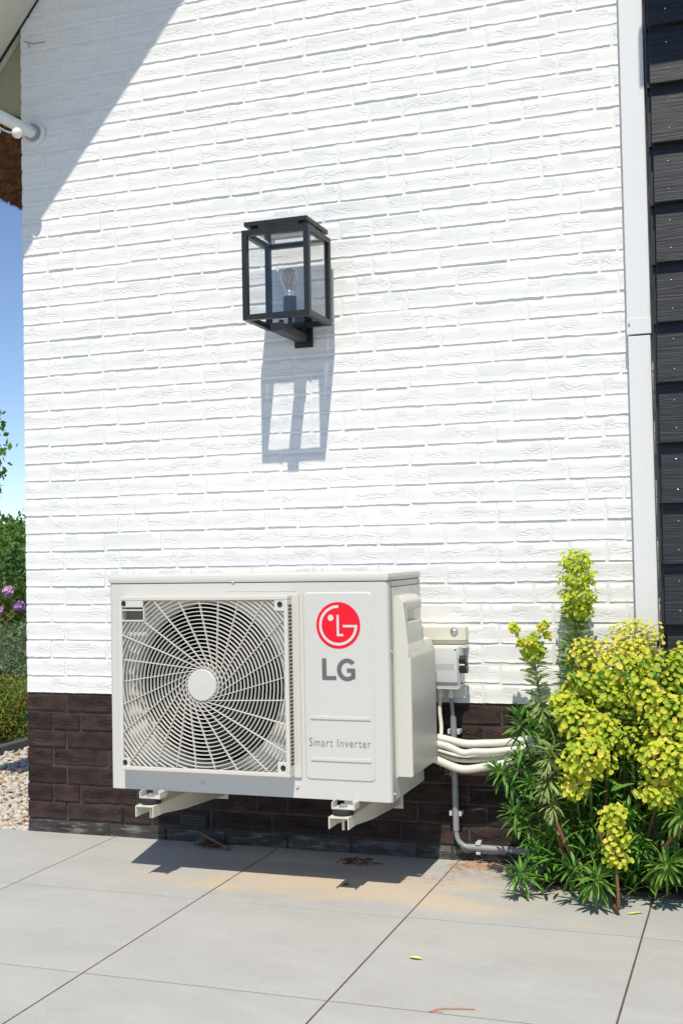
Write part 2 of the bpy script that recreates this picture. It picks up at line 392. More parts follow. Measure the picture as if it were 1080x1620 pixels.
for k in range(7):
    b = MB(); b.box(-1.13, -1.08, -.2+k*1.0+.003, .8+k*1.0-.003, ZG-.05, ZG+.035, bev=.006); b.build('kerb_block', M['curb'], kerb)
b = MB(); n = 24
vs = []; fs = []
for i in range(n+1):
    for j in range(n+1):
        x = -1.13-i/n*8; y = -1+j/n*14; vs.append((x, y, ZG-.01+.05*noise.noise((x*1.3, y*1.3, 0))))
for i in range(n):
    for j in range(n): a = i*(n+1)+j; fs.append((a, a+n+1, a+n+2, a+1))
b.add(vs, fs); struct(b.build('planting_soil', M['soil'], smooth=True))

# ------------------------------------------------------------------ brick walls
BOND = {
0:[2,4,8,12,16,20,22,26,30,34,38],1:[3,7,9,13,17,19,23,27,31,35],2:[2,6,10,14,18,22,26,30,34,38],3:[3,7,11,15,19,23,27,31,35],
4:[2,6,10,14,18,20,24,26,30,34,38],5:[3,5,9,13,17,21,25,29,33,37],6:[2,6,8,12,16,20,24,28,32,36],
7:[3,7,11,13,17,21,25,27,31,35,37],8:[2,6,10,14,18,22,24,28,32,34,38],9:[3,7,9,13,17,19,23,27,31,35,37],
10:[2,4,8,12,14,18,22,26,30,32,36,38],11:[3,7,11,13,17,21,25,27,31,35],12:[2,4,8,12,16,18,22,26,30,34,38],
13:[3,5,9,13,17,21,23,27,31,35,37],14:[2,6,10,14,18,20,22,24,28,32,36],15:[3,7,9,13,15,19,23,27,31,33,37],
16:[2,6,10,12,16,20,24,26,30,34,38],17:[3,7,11,13,17,19,23,27,31,35],18:[2,6,10,14,16,20,24,28,32,34,38],
19:[3,5,9,13,15,19,23,27,29,33,37],20:[2,6,8,12,16,18,22,26,30,34,38],21:[3,7,11,15,19,23,25,29,33,37],
22:[2,6,10,14,18,20,24,28,32,36,38],23:[3,7,11,13,17,21,25,29,31,35],24:[2,4,8,10,14,18,22,24,28,32,36],
25:[3,7,11,15,19,21,25,27,31,35,37],26:[2,6,8,12,16,20,22,26,30,34,38],27:[3,7,11,15,17,21,25,29,31,35],
28:[2,4,8,10,14,18,22,26,30,34,38],29:[3,7,11,13,17,19,23,27,31,33,37],30:[2,6,10,14,16,20,24,26,30,34,38],
31:[3,5,9,11,15,19,23,27,31,35,37],32:[2,6,8,12,16,20,24,28,30,34,38],33:[3,7,9,13,17,21,23,27,31,35],
34:[2,4,8,12,16,20,24,26,30,34,36],35:[3,5,9,13,17,19,23,27,31,35],36:[2,6,10,14,18,20,24,28,32,36],
37:[3,7,9,13,17,21,25,29,33,37],38:[2,6,8,12,16,20,24,28,32,36],39:[3,7,11,15,19,23,25,29,33,37],40:[2,6,10,14,18,22,26,30,34,38],
-1:[3,7,9,13,17,19,23,27,31,35],-2:[2,4,8,12,16,20,22,26,30,34,38],-3:[3,7,11,13,17,21,25,27,31,35],-4:[2,6,8,12,16,20,24,28,32,36],
-5:[3,7,11,15,19,23,25,29,33,37],-6:[2,4,8,12,16,18,22,26,30,34,38],-7:[3,7,9,13,17,21,25,29,33,37],-8:[2,6,10,14,18,22,26,28,32,36]}
def brick_geo(L, seed, rough):
    """one brick, origin at its lower left front; front at y=0, running back to y=+.03"""
    nx = max(8, int(L/.0085)); nz = 4; h = .0528
    rr = random.Random(seed); o1 = rr.uniform(0, 100)
    def nn(x, z, s=0): return noise.noise((x*28+o1, z*40+s, o1*.7))
    vs = []; fs = []
    cols = [0, .0025]+[L*i/nx for i in range(1, nx)]+[L-.0025, L]
    rows = [0, .0018, .017, .034, .0500, h]
    for j, z in enumerate(rows):
        for i, x in enumerate(cols):
            ex = i in (0, len(cols)-1); ez = j in (0, len(rows)-1)
            dz = 0
            if j in (0, 1): dz = (nn(x, 0, 3)*.0016 + nn(x*4.3, 0, 8)*.0015+nn(x*11, 0, 2)*.0008)*rough
            if j in (4, 5): dz = nn(x, 0, 5)*.0016*rough
            dx = 0
            if i in (0, 1): dx = nn(0, z, 7)*.0016*rough
            if i >= len(cols)-2: dx = nn(0, z, 9)*.0016*rough
            y = nn(x*.7, z*.6)*.0012*rough + ((.0012 if ex else .0022 if j else .0004) if (ex or ez) else 0) + (.0010 if ex and ez else 0)
            if j == 0: y -= .0012
            vs.append((x+dx, y, z+dz))
    nc = len(cols)
    for j in range(len(rows)-1):
        for i in range(nc-1): a = j*nc+i; fs.append((a, a+1, a+nc+1, a+nc))
    per = [i for i in range(nc)]+[j*nc+nc-1 for j in range(1, len(rows))]+[(len(rows)-1)*nc+i for i in range(nc-2, -1, -1)]+[j*nc for j in range(len(rows)-2, 0, -1)]
    o = len(vs)
    for k in per: x, y, z = vs[k]; vs.append((x, .03, z))
    for k in range(len(per)): a, b2 = per[k], per[(k+1) % len(per)]; fs.append((a, o+k, o+(k+1) % len(per), b2))
    return vs, fs
geo_cache = {}
def brick_variant(q, kind, L):
    nv = 10; v = R.randrange(nv); k = (round(L, 3), kind, v)
    if k not in geo_cache:
        vs, fs = brick_geo(L, hash((round(L*1000), v)) % 9973, 1.0 if kind == 'white' else 1.25)
        b = MB(); b.add(vs, fs); me = b.mesh('brick', M[kind], smooth=True); me.set_sharp_from_angle(angle=math.radians(38))
        geo_cache[k] = (me, vs, fs)
    return geo_cache[k]
CX, CY = 2.4538, -3.6122
def lay(courses, parent, kindfn, xmax, limit, hidden):
    items = []
    for c in courses:
        js = [0]+BOND[c]+[BOND[c][-1]+4]
        for a, b in zip(js, js[1:]):
            x0 = a*.055 + (0 if a == 0 else -.0005); x1 = b*.055-.0095
            if a == 0: x0 = .002
            if x1 > xmax: x1 = xmax
            if x1-x0 < .02: continue
            z = c*H+.001
            vis = not hidden(x0, x1, z) and (2.45 > z > -.52) and z < 2.16+(2.2-(x0+x1)/2)*.17
            dist = math.hypot((x0+x1)/2-CX, CY)
            items.append(((x1-x0)/dist/dist if vis else 0, x0, x1, z, c))
    items.sort(reverse=True)
    rest = {}
    for n, (sc, x0, x1, z, c) in enumerate(items):
        kind = kindfn(c); me, vs, fs = brick_variant(0, kind, x1-x0)
        yo = R.gauss(-.0001, .0008); yo = max(-.0022, min(.0003 if kind == 'white' else .0012, yo)); tz = R.gauss(0, .0008); rz = R.gauss(0, .004)
        if n < limit and sc > 0:
            o = link('brick', me, parent); o.location = (x0, yo, z+tz); o.rotation_euler = (R.gauss(0, .01), rz*.35, rz)
        else:
            rest.setdefault(kind, MB()).add([(v[0]+x0, v[1]+yo, v[2]+z+tz) for v in vs], fs)
    for kind, b in rest.items(): stuff(b.build('bricks', M[kind], parent, smooth=True, fix=False, sharp=38))
wall = thing('house_wall', 'white painted brick gable wall of the house carrying the black lantern', 'wall', (0, 0, 0))
XR = 2.2
def joint_sheet(z0, z1, y, m, parent, name, depth=.3, x0=.004, amp=.0006):
    b = MB(); nx = 110; nz = max(4, int((z1-z0)/.0155)); vs = []; fs = []
    for j in range(nz+1):
        for i in range(nx+1):
            x = x0+(XR-x0)*i/nx; z = z0+(z1-z0)*j/nz
            vs.append((x, y+amp*noise.noise((x*30, z*60, 3)), z))
    for j in range(nz):
        for i in range(nx): a = j*(nx+1)+i; fs.append((a, a+1, a+nx+2, a+nx+1))
    b.add(vs, fs); b.box(x0, XR, y+.012, y+depth, z0, z1)
    return b.build(name, m, parent, smooth=False, fix=False)
joint_sheet(0, 4.2, .0024, M['white_mortar'], wall, 'mortar')
lay(range(0, 41), wall, lambda c: 'white', XR, 299, lambda x0, x1, z: x0 > .72 and x1 < 1.42 and z < .32)
plinth = thing('brick_plinth', 'unpainted dark brown brick plinth at the foot of the white wall', 'plinth', (0, 0, ZG))
pl = MB()
joint_sheet(-.5, -.0005, .0048, M['dark_mortar'], plinth, 'mortar', amp=.0012)
lay(range(-8, 0), plinth, lambda c: 'foot_brick' if c == -8 else 'dark', XR, 298, lambda x0, x1, z: False)
# the side wall going back from the corner, mostly out of sight
b = MB(); b.box(.006, .25, .31, 6, -.5, 2.12); b.build('side_wall', M['white_mortar'], wall)
# black ventilation insert in the perpend and low air brick under the unit
v = thing('weep_vent', 'small black ladder-like weep vent in the mortar joint low on plinth left of unit', 'vent', (.376, 0, -.42))
b = MB(); b.box(.371, .381, -.001, .006, -.44, -.387); b.build('frame', M['hole'], v)
b = MB()
for k in range(6): b.box(.3715, .3805, -.003, -.0012, -.4365+k*.0088, -.4325+k*.0088)
stuff(b.build('louvre', M['black_metal'], v))
v = thing('air_brick', 'black louvred air brick in the plinth in the shade beneath the unit', 'vent', (.648, 0, -.42))
b = MB(); b.box(.597, .699, -.002, .01, -.442, -.392); b.build('frame', M['rubber'], v)
for k in range(5):
    b = MB(); b.box(.602, .694, -.006, -.0022, -.4385+k*.0092, -.4335+k*.0092); b.build('slat', M['black_metal'], v)

# ------------------------------------------------------------------ roof edge, thatch
def roof():
    t = thing('thatched_roof', 'thatched roof edge with beige soffit boards above the wall corner', 'roof', (0, 0, 2.3))
    sl = 1.205; z0 = 2.378
    def L(x): return z0+sl*x
    # sloping soffit under the gable overhang, from y=-.52 to the wall
    b = MB()
    b.prism([(-.2, L(-.2)), (1.6, L(1.6)), (1.6, L(1.6)+.03), (-.2, L(-.2)+.03)], -.52, .034, 'y')
    b.build('gable_soffit', M['soffit'], t)
    b = MB(); b.prism([(-.2, L(-.2)), (1.62, L(1.62)), (1.62, L(1.62)+.25), (-.2, L(-.2)+.25)], -.545, -.521, 'y')
    b.prism([(-.2, L(-.2)), (.155, L(.155)), (.155, L(.155)-.04), (-.2, L(-.2)-.07)], -.544, -.5215, 'y')
    b.build('barge_board', M['soffit'], t)
    b = MB(); b.prism([(-.2, L(-.2)-.001), (.3, L(.3)-.001), (.3, L(.3)-.003), (-.2, L(-.2)-.003)], -.009, .004, 'y')
    b.build('seam', M['hole'], t)
    b = MB(); b.prism([(-.2, L(-.2)-.001), (-.0, L(0)-.001), (.003, 2.062), (-.2, L(-.2)-.002)], .035, .06, 'y'); b.build('eave_panel', M['soffit_shaded'], t)
    b = MB(); b.prism([(-.22, 2.155), (.003, 2.062), (.003, 2.043), (-.22, 2.136)], .025, .062, 'y'); b.build('brown_board', M['brown_trim'], t)
    b = MB()
    b.prism([(-.53, 2.005), (-.2, 2.10), (.0, 2.13), (1.6, 4.1), (1.6, 4.8), (-.57, 2.14)], .07, 6, 'y')
    b.prism([(-.53, 2.005), (-.205, 2.10), (-.205, 2.5), (-.57, 2.14)], -.50, .0695, 'y')
    b.build('thatch', M['thatch'], t)
    b = MB()
    for k in range(6000):
        y = R.uniform(.05, 1.6); f = R.random()**3; x = -.53+.5*f; z = 2.005+.12*f; l = R.uniform(.012, .03); w = .0013
        dx, dy = R.gauss(-.006, .006), R.gauss(0, .006)
        b.add([(x-w, y-w, z+l), (x+w, y+w, z+l), (x+dx+w*.5, y+dy, z-l*.4), (x+dx-w*.5, y+dy, z-l*.4)], [(0, 1, 2, 3)])
    stuff(b.build('reed_ends', M['thatch'], t, fix=False))
    b = MB(); b.prism([(-.2, L(-.2)+.251), (1.8, L(1.8)+.251), (1.8, L(1.8)+.5), (-.2, L(-.2)+.5)], -.56, .069, 'y'); b.build('roof_slope', M['thatch'], t)
roof()

# ------------------------------------------------------------------ white arm bracket on the corner
t = thing('tubular_bracket', 'white tubular arm on a round flange near the top left wall corner', 'bracket', (.058, 0, 1.99))
b = MB(); b.lathe((.058, -.001, 1.992), [(0, .001), (0, .046), (.006, .046), (.0075, .043), (.0078, .001)], (0, -1, 0), 28); b.build('flange', M['casing'], t, smooth=True, sharp=35)
b = MB(); b.lathe((.058, -.008, 1.992), [(0, .031), (.010, .030), (.012, .027), (.012, .001)], (0, -1, 0), 24); b.build('collar', M['pvc_grey'], t, smooth=True, sharp=35)
b = MB(); b.tube([(.058, -.012, 1.992), (.015, -.16, 2.012), (-.09, -.52, 2.06)], [.0215, .0215, .0215], 18); b.build('arm', M['white_pvc'], t, smooth=True, sharp=50)
b = MB(); b.cyl((.0665, -.03, 1.998), (.0745, -.028, 1.999), .004, 10); b.build('screw', M['hole'], t, smooth=True, sharp=40)
b = MB(); b.lathe((.098, -.165, 1.936), [(-.019, .002), (-.016, .010), (-.009, .0165), (0, .019), (.009, .0165), (.016, .010), (.019, .002)], (0, 0, 1), 16); ball = b.build('ball', M['white_pvc'], t, smooth=True)
b = MB(); b.tube(smoothpath([(.015, -.16, 2.0), (.03, -.175, 1.965), (.06, -.17, 1.945), (.085, -.166, 1.938)]), .0035, 6)
b.tube(smoothpath([(.02, -.18, 1.99), (.022, -.2, 1.955), (.045, -.21, 1.92), (.05, -.2, 1.94)]), .007, 8)
b.build('cord', M['white_pvc'], t, smooth=True)
# small spider thread / crack mark of dirt under the soffit
b = MB(); b.tube(smoothpath([(.02, -.006, 2.332), (.06, -.007, 2.318), (.11, -.006, 2.316)], 5), .0012, 5)
b.tube(smoothpath([(.045, -.006, 2.325), (.040, -.006, 2.312), (.048, -.006, 2.305)], 5), .0008, 5)
tag(b.build('dry_stalk', M['dry_leaf']), 'thin dark dry stalk caught on the wall just under the soffit', 'twig')

# ------------------------------------------------------------------ white pipe casing, lower pipe
t = thing('downpipe_casing', 'tall white rectangular pipe casing between the white bricks and black boards', 'downpipe', (2.15, 0, .2))
b = MB(); b.box(2.112, 2.180, -.055, -.004, 1.125, 3.2, bev=.003); b.build('upper_duct', M['casing'], t)
b = MB(); b.box(2.114, 2.178, -.053, -.004, .20, 1.094, bev=.003); b.build('lower_duct', M['casing'], t)
b = MB(); b.box(2.1115, 2.1805, -.0562, -.003, 1.098, 1.145, bev=.001); b.build('joint_sleeve', M['casing'], t)
b = MB(); b.cyl((2.1185, -.0595, 1.128), (2.1185, -.0575, 1.128), .0035, 10); b.build('screw', M['zinc'], t)
b = MB(); b.cyl((2.150, -.03, .20), (2.150, -.03, -.48), .020, 18); b.lathe((2.150, -.03, .165), [(0, .020), (0, .026), (.035, .026)], (0, 0, 1), 18)
b.build('round_pipe', M['pvc_grey'], t, smooth=True, sharp=40)

# ------------------------------------------------------------------ black weatherboarding
t = thing('weatherboard_wall', 'black stained overlapping timber weatherboards at the right edge', 'cladding', (2.2, 0, 0))
b = MB(); b.box(2.187, 4.2, -.030, -.004, -.487, 4.2); b.build('backing', M['black_metal'], t)
b = MB(); b.box(2.2005, 3.2, -.004, .3, -.487, 4.2); b.build('wall_core', M['black_metal'], t)
BW = .1745
bottoms = [1.9931-BW*k for k in range(-12, 15)]
for k, zb in enumerate(bottoms):
    b = MB(); off = R.uniform(-.004, .003); yb = -.095+.004*0; x0 = 2.2005+off
    # lapped board: thick foot proud, top tucked behind the one above
    z1 = zb+BW+.022
    b.prism([(-.093, zb), (-.070, zb), (-.050, z1), (-.066, z1)], x0, 4.2, 'x')
    bo = b.build('board', M['clad'], t)
    md = bo.modifiers.new('edge', 'BEVEL'); md.width = .0015; md.segments = 1
    b = MB()
    for zz in (.040, .125):
        xx = 2.250+R.uniform(-.003, .003)-(.006 if k > 14 else 0); z = zb+zz+R.uniform(-.003, .003)
        y = -.093+(z-zb)/(z1-zb)*.027
        b.lathe((xx, y-.0022, z), [(0, .0001), (.0006, .0022), (.003, .0024)], (0, 1, 0), 8)
    for zz in (.040, .125):
        z = zb+zz; y = -.093+(z-zb)/(z1-zb)*.027
        b.lathe((2.85, y-.0022, z), [(0, .0001), (.0006, .0022), (.003, .0024)], (0, 1, 0), 8)
    b.build('screw', M['screw_white'], bo, smooth=True)
b = MB(); b.box(2.25, 4.2, -.45, -.0, 2.58, 2.62); b.box(2.25, 4.2, -.47, -.452, 2.53, 2.68); b.build('eave_board', M['black_metal'], t)
# saw-tooth trim edge pieces
b = MB()
for zb in bottoms: b.prism([(-.060, zb+.001), (-.030, zb+.001), (-.030, zb+BW-.001), (-.044, zb+BW-.001)], 2.1885, 2.1995, 'x')
b.build('end_trim', M['black_metal'], t)

# ------------------------------------------------------------------ lantern
def lantern():
    t = thing('wall_lantern', 'black square glass wall lantern with a clear bulb on the white bricks', 'lamp', (1.08, 0, 1.16))
    x0, x1, y0, y1, z0, z1 = .969, 1.191, -.252, -.050, 1.200, 1.481
    w = .017; bm = M['black_metal']
    b = MB()
    for x in (x0, x1-w):
        for y in (y0, y1-w): b.box(x, x+w, y, y+w, z0+w, z1-w)
    for z in (z0, z1-w):
        b.box(x0, x1, y0, y0+w, z, z+w); b.box(x0, x1, y1-w, y1, z, z+w)
        b.box(x0, x0+w, y0+w, y1-w, z, z+w); b.box(x1-w, x1, y0+w, y1-w, z, z+w)
    fo = b.build('frame', bm, t)
    b = MB(); b.box(x0+.006, x1-.006, y0+.006, y1-.006, z1+.013, z1+.027, bev=.001); b.build('roof_plate', bm, t)
    b = MB()
    for x in (x0+.022, x1-.04):
        for y in (y0+.022, y1-.04): b.box(x, x+.018, y, y+.018, z1-.002, z1+.0135)
    stuff(b.build('spacer', bm, t))
    for (a, c, d, e) in ((x0+w-.003, x1-w+.003, y0+.007, y0+.009), (x0+w-.003, x1-w+.003, y1-.009, y1-.007)):
        b = MB(); b.box(a, c, d, e, z0+w-.003, z1-w+.003); b.build('glass_pane', M['glass'], t)
    for (a, c) in ((x0+.007, x0+.009), (x1-.009, x1-.007)):
        b = MB(); b.box(a, c, y0+w-.003, y1-w+.003, z0+w-.003, z1-w+.003); b.build('glass_pane', M['glass'], t)
    b = MB(); b.box(x0+w-.003, x1-w+.003, y0+w-.003, y1-w+.003, z1-.010, z1-.008); b.build('glass_pane', M['glass'], t)
    # bracket: wall plate, arm below the case, cross bar
    xc = 1.077
    b = MB(); b.box(xc-.031, xc+.031, -.012, -.003, 1.145, 1.262); b.build('wall_plate', bm, t)
    b = MB(); b.box(xc-.019, xc+.019, -.246, -.0125, 1.160, 1.186, bev=.001); b.build('arm', bm, t)
    b = MB(); b.box(xc-.012, xc+.012, -.049, -.0125, 1.1865, 1.235); b.build('riser', bm, t)
    for y in (-.20, -.10):
        b = MB(); b.box(xc-.006, xc+.006, y-.006, y+.006, 1.1865, 1.2015); b.build('spacer', bm, t)
    xc += .010
    b = MB(); b.cyl((xc-.0, -.15, 1.187), (xc, -.15, 1.232), .008, 12); b.build('stalk', bm, t)
    b = MB(); b.lathe((xc, -.15, 1.232), [(0, .001), (0, .020), (.004, .021), (.05, .021), (.052, .019), (.052, .015)], (0, 0, 1), 24)
    so = b.build('socket', M['socket'], t, smooth=True, sharp=35)
    b = MB(); b.lathe((xc, -.15, 1.283), [(0, .0145), (.004, .0150), (.006, .0138), (.009, .0150), (.011, .0138), (.014, .0150), (.018, .0135)], (0, 0, 1), 24); b.build('screw_cap', M['zinc'], so, smooth=True)
    b = MB(); b.lathe((xc, -.15, 1.300), [(0, .013), (.010, .0165), (.022, .024), (.034, .029), (.045, .0305), (.056, .028), (.066, .021), (.073, .011), (.075, .001)], (0, 0, 1), 28)
    bu = b.build('bulb', M['bulb_glass'], t, smooth=True)
    b = MB()
    for k in range(5):
        a = 2*PI*k/5; b.tube([(xc+.004*math.cos(a), -.15+.004*math.sin(a), 1.315), (xc+.011*math.cos(a), -.15+.011*math.sin(a), 1.35)], .0012, 6)
    b.build('filament', M['filament'], bu)
    b = MB(); b.tube([(xc, -.15, 1.298), (xc, -.15, 1.325)], [.006, .002], 8); b.build('stem', M['bulb_glass'], bu, smooth=True)
lantern()

# ------------------------------------------------------------------ heat pump outdoor unit
X0, X1, YF, YB, ZB, ZT = .603, 1.483, -.452, -.120, -.221, .391
GX, GZ = .926, .097
def unit():
    t = thing('outdoor_unit', 'cream heat pump outdoor unit with a round fan grille and red logo', 'heat pump', (1.04, -.28, ZB))
    cr = M['cream']
    # --- casing with round opening
    b = MB(); n = 96; rr = .243; vs = []; fs = []
    rx0, rx1, rz0, rz1 = X0+.009, X1-.011, ZB, ZT
    for k in range(n):
        a = 2*PI*k/n; c, s = math.cos(a), math.sin(a)
        tx = ((rx1-GX) if c > 0 else (rx0-GX))/c if abs(c) > 1e-6 else 1e9
        tz = ((rz1-GZ) if s > 0 else (rz0-GZ))/s if abs(s) > 1e-6 else 1e9
        tt = min(tx, tz)
        vs.append((GX+rr*c, YF, GZ+rr*s)); vs.append((GX+tt*c, YF, GZ+tt*s))
    for k in range(n): a = 2*k; c = 2*((k+1) % n); fs.append((a, a+1, c+1, c))
    b.add(vs, fs)
    for (cx_, cz_) in ((rx0, rz0), (rx1, rz0), (rx1, rz1), (rx0, rz1)):          # the four corners the fan of rays cuts off
        best = sorted(range(n), key=lambda k: abs(math.atan2(math.sin(2*PI*k/n-math.atan2(cz_-GZ, cx_-GX)), math.cos(2*PI*k/n-math.atan2(cz_-GZ, cx_-GX)))))[:2]
        b.add([vs[2*best[0]+1], vs[2*best[1]+1], (cx_, YF, cz_)], [(0, 1, 2)])
    # rounded vertical corners, sides, back, bottom
    def corner(xe, sgn, r):
        return [(xe-sgn*r*(1-math.sin(q)), YF+r*(1-math.cos(q))) for q in [PI/2*i/4 for i in range(5)]]
    right = corner(X1, 1, .011); left = corner(X0, -1, .009)
    for pts in (right, left):
        P = [(x, y, z) for z in (ZB, ZT) for (x, y) in pts]; m_ = len(pts)
        b.add(P, [(i, i+1, i+1+m_, i+m_) for i in range(m_-1)])
    b.add([(X1, YF+.011, ZB), (X1, YB, ZB), (X1, YB, ZT), (X1, YF+.011, ZT)], [(0, 1, 2, 3)])
    b.add([(X0, YF+.009, ZB), (X0, YB, ZB), (X0, YB, ZT), (X0, YF+.009, ZT)], [(0, 3, 2, 1)])
    b.add([(X0, YB, ZB), (X1, YB, ZB), (X1, YB, ZT), (X0, YB, ZT)], [(0, 3, 2, 1)])
    b.add([(X0+.003, YF+.002, ZB+.004), (X1-.003, YF+.002, ZB+.004), (X1-.003, YB, ZB+.004), (X0+.003, YB, ZB+.004)], [(0, 3, 2, 1)])
    # shroud ring
    pr = [(0, .243), (.006, .238), (.02, .235), (.05, .235)]
    b.lathe((GX, YF, GZ), pr, (0, 1, 0), n)
    b.build('casing', cr, t, smooth=True, sharp=28, fix=False)
    # --- inside: dark box and coil
    b = MB(); b.lathe((GX, YF+.05, GZ), [(0, .235), (0, .262), (.16, .262), (.16, .001)], (0, 1, 0), 64); b.build('fan_chamber', M['inside'], t, smooth=True, sharp=35)
    # --- lid
    b = MB(); b.box(X0-.003, X1+.003, YF-.004, YB+.003, ZT+.0012, ZT+.024, bev=.008); b.build('lid', cr, t, smooth=True, sharp=50)
    b = MB(); b.box(X0+.004, X1-.004, YF+.002, YB-.002, ZT-.001, ZT+.0015); b.build('lid_seam', M['seam'], t)
    # raised edge around the right hand panel
    def rrect(x0, x1, z0, z1, r, m_=6):
        out = []
        for cx_, cz_, a0 in ((x1-r, z1-r, 0), (x0+r, z1-r, PI/2), (x0+r, z0+r, PI), (x1-r, z0+r, 3*PI/2)):
            out += [(cx_+r*math.cos(a0+PI/2*k/m_), cz_+r*math.sin(a0+PI/2*k/m_)) for k in range(m_+1)]
        return out
    A = rrect(1.229, 1.437, -.167, .363, .014); B = rrect(1.233, 1.433, -.163, .359, .011); Cc = rrect(1.237, 1.429, -.159, .355, .008)
    b = MB(); n_ = len(A)
    b.add([(x, YF-.0004, z) for x, z in A]+[(x, YF-.003, z) for x, z in B]+[(x, YF-.003, z) for x, z in Cc],
          [(k, (k+1) % n_, (k+1) % n_+n_, k+n_) for k in range(n_)]+[(k+n_, (k+1) % n_+n_, (k+1) % n_+2*n_, k+2*n_) for k in range(n_)]+[tuple(range(2*n_, 3*n_))])
    pn = b.build('logo_panel', cr, t, smooth=True, sharp=18)
    for z in (.0085, -.1085):
        b = MB(); b.box(1.247, 1.426, YF-.0058, YF-.003, z-.0045, z+.0045, bev=.0013); b.build('ridge', cr, pn)
    # --- logo
    yy = YF-.0034
    lg = MB(); c0, c1, r = 1.3355, .269, .0655; n2 = 64
    lg.add([(c0+r*math.cos(2*PI*k/n2), yy-.0004, c1+r*math.sin(2*PI*k/n2)) for k in range(n2)], [tuple(range(n2))])
    lo = lg.build('round_logo', M['red'], pn, fix=False)
    m2 = MB(); y2 = yy-.0009
    def band(a0, a1, ro, ri, n3=48):
        vs = []
        for k in range(n3+1):
            a = math.radians(a0+(a1-a0)*k/n3); vs += [(c0+ro*r*math.cos(a), y2, c1+ro*r*math.sin(a)), (c0+ri*r*math.cos(a), y2, c1+ri*r*math.sin(a))]
        m2.add(vs, [(2*k, 2*k+2, 2*k+3, 2*k+1) for k in range(n3)])
    def rect(u0, u1, v0, v1): m2.add([(c0+u0*r, y2, c1+v0*r), (c0+u1*r, y2, c1+v0*r), (c0+u1*r, y2, c1+v1*r), (c0+u0*r, y2, c1+v1*r)], [(0, 1, 2, 3)])
    band(88, 359, .868, .752)
    y2 -= .0002; rect(.216, .868, -.085, .02); rect(-.063, .04, -.465, .45); rect(.0401, .235, -.465, -.365)
    m2.add([(c0+r*(-.336+.135*math.cos(2*PI*k/24)), y2, c1+r*(.326+.135*math.sin(2*PI*k/24))) for k in range(24)], [tuple(range(24))])
    m2.build('logo_lines', M['logo_pale'], lo, fix=False)
    # --- letters LG
    y3 = yy-.0006; lx, lz = 1.285, .1155; su = .000241; sv = .000228
    def q(X, Y): return (lx+(X-230)*su, y3, lz+(1115-Y)*sv)
    b = MB(); b.add([q(230, 850), q(230, 1115), q(285, 1115), q(285, 850)], [(0, 1, 2, 3)]); b.add([q(285, 1067), q(285, 1115), q(405, 1115), q(405, 1067)], [(0, 1, 2, 3)])
    vs = []; n3 = 40
    for k in range(n3+1):
        a = math.radians(42+(322-42)*k/n3); vs += [q(541+126*math.cos(a), 987-138*math.sin(a)), q(541+73*math.cos(a), 987-88*math.sin(a))]
    b.add(vs, [(2*k, 2*k+2, 2*k+3, 2*k+1) for k in range(n3)])
    y3 -= .0002
    b.add([q(588, 972), q(588, 1078), q(640, 1078), q(640, 972)], [(0, 1, 2, 3)]); b.add([q(538, 972), q(538, 1020), q(587.9, 1020), q(587.9, 972)], [(0, 1, 2, 3)])
    b.add([q(588, 1078.2), q(597, 1108), q(640, 1095), q(640, 1078.2)], [(0, 1, 2, 3)])
    b.build('lettering', M['letter'], pn, fix=False)
    # --- Smart Inverter
    cu = bpy.data.curves.new('smart', 'FONT'); cu.body = 'Smart Inverter'; cu.size = .0345; cu.space_character = 1.12; cu.resolution_u = 3; cu.offset = -.0003
    to = bpy.data.objects.new('smart', cu); col.objects.link(to); bpy.context.view_layer.update()
    me = bpy.data.meshes.new_from_object(to.evaluated_get(bpy.context.evaluated_depsgraph_get())); bpy.data.objects.remove(to)
    xs = [v.co.x for v in me.vertices]; w0, w1 = min(xs), max(xs); k = .183/(w1-w0)
    for v in me.vertices: v.co = Vector((1.2425+(v.co.x-w0)*k, yy-.0006, -.072+v.co.y*.98))
    me.materials.clear(); me.materials.append(M['letter2']); link('lettering', me, pn)
    # --- fan
    fan = MB(); fan.lathe((GX, YF+.075, GZ), [(0, .001), (0, .04), (.01, .055), (.08, .06)], (0, 1, 0), 32)
    for k in range(3):
        a0 = 2*PI*k/3+.4; vs = []; fs = []; ni, nj = 8, 10
        for i in range(ni+1):
            rr_ = .05+.178*i/ni
            for j in range(nj+1):
                u = j/nj; ang = a0+(-.15*(i/ni)**1.5)+u*(1.5-.15*i/ni); y = YF+.07+.07*u-.02*math.sin(PI*u)
                vs.append((GX+rr_*math.cos(ang), y, GZ+rr_*math.sin(ang)))
        for i in range(ni):
            for j in range(nj): a = i*(nj+1)+j; fs.append((a, a+1, a+nj+2, a+nj+1))
        fan.add(vs, fs)
    fan.build('fan', M['fan'], t, smooth=True, sharp=60)
    # --- grille
    gx0, gx1, gz0, gz1 = .6555, 1.197, -.157, .3545; yo = YF-.040; bw = .0115
    gm = M['cream_plastic']
    b = MB(); yi = YF-.0005
    def fbox(a, c, d, e): b.box(a, c, yo, yi, d, e, bev=.002)
    fbox(gx0, gx0+bw, gz0+bw, gz1-bw); fbox(gx0, gx1, gz0, gz0+bw); fbox(gx0, gx1, gz1-bw, gz1); fbox(gx1-bw, gx1, gz0+bw, gz1-bw)
    gr = b.build('fan_grille', gm, t)
    # foot flange behind the grille, a little wider
    b = MB(); b.box(gx1-.002, gx1+.021, YF-.006, YF-.0006, gz0-.006, gz1+.004, bev=.002); b.build('rim', gm, gr)
    # small openings on the side of the grille
    for k in range(0, 44):
        z = gz0+.032+k*.0104
        b = MB(); b.box(gx1-.0005, gx1+.0007, yo+.008, yi-.008, z, z+.0062); b.build('side_slot', M['seam'], gr)
    # corner plates with screw holes
    hx0, hx1, hz0, hz1 = gx0+bw, .742, .284, gz1-bw
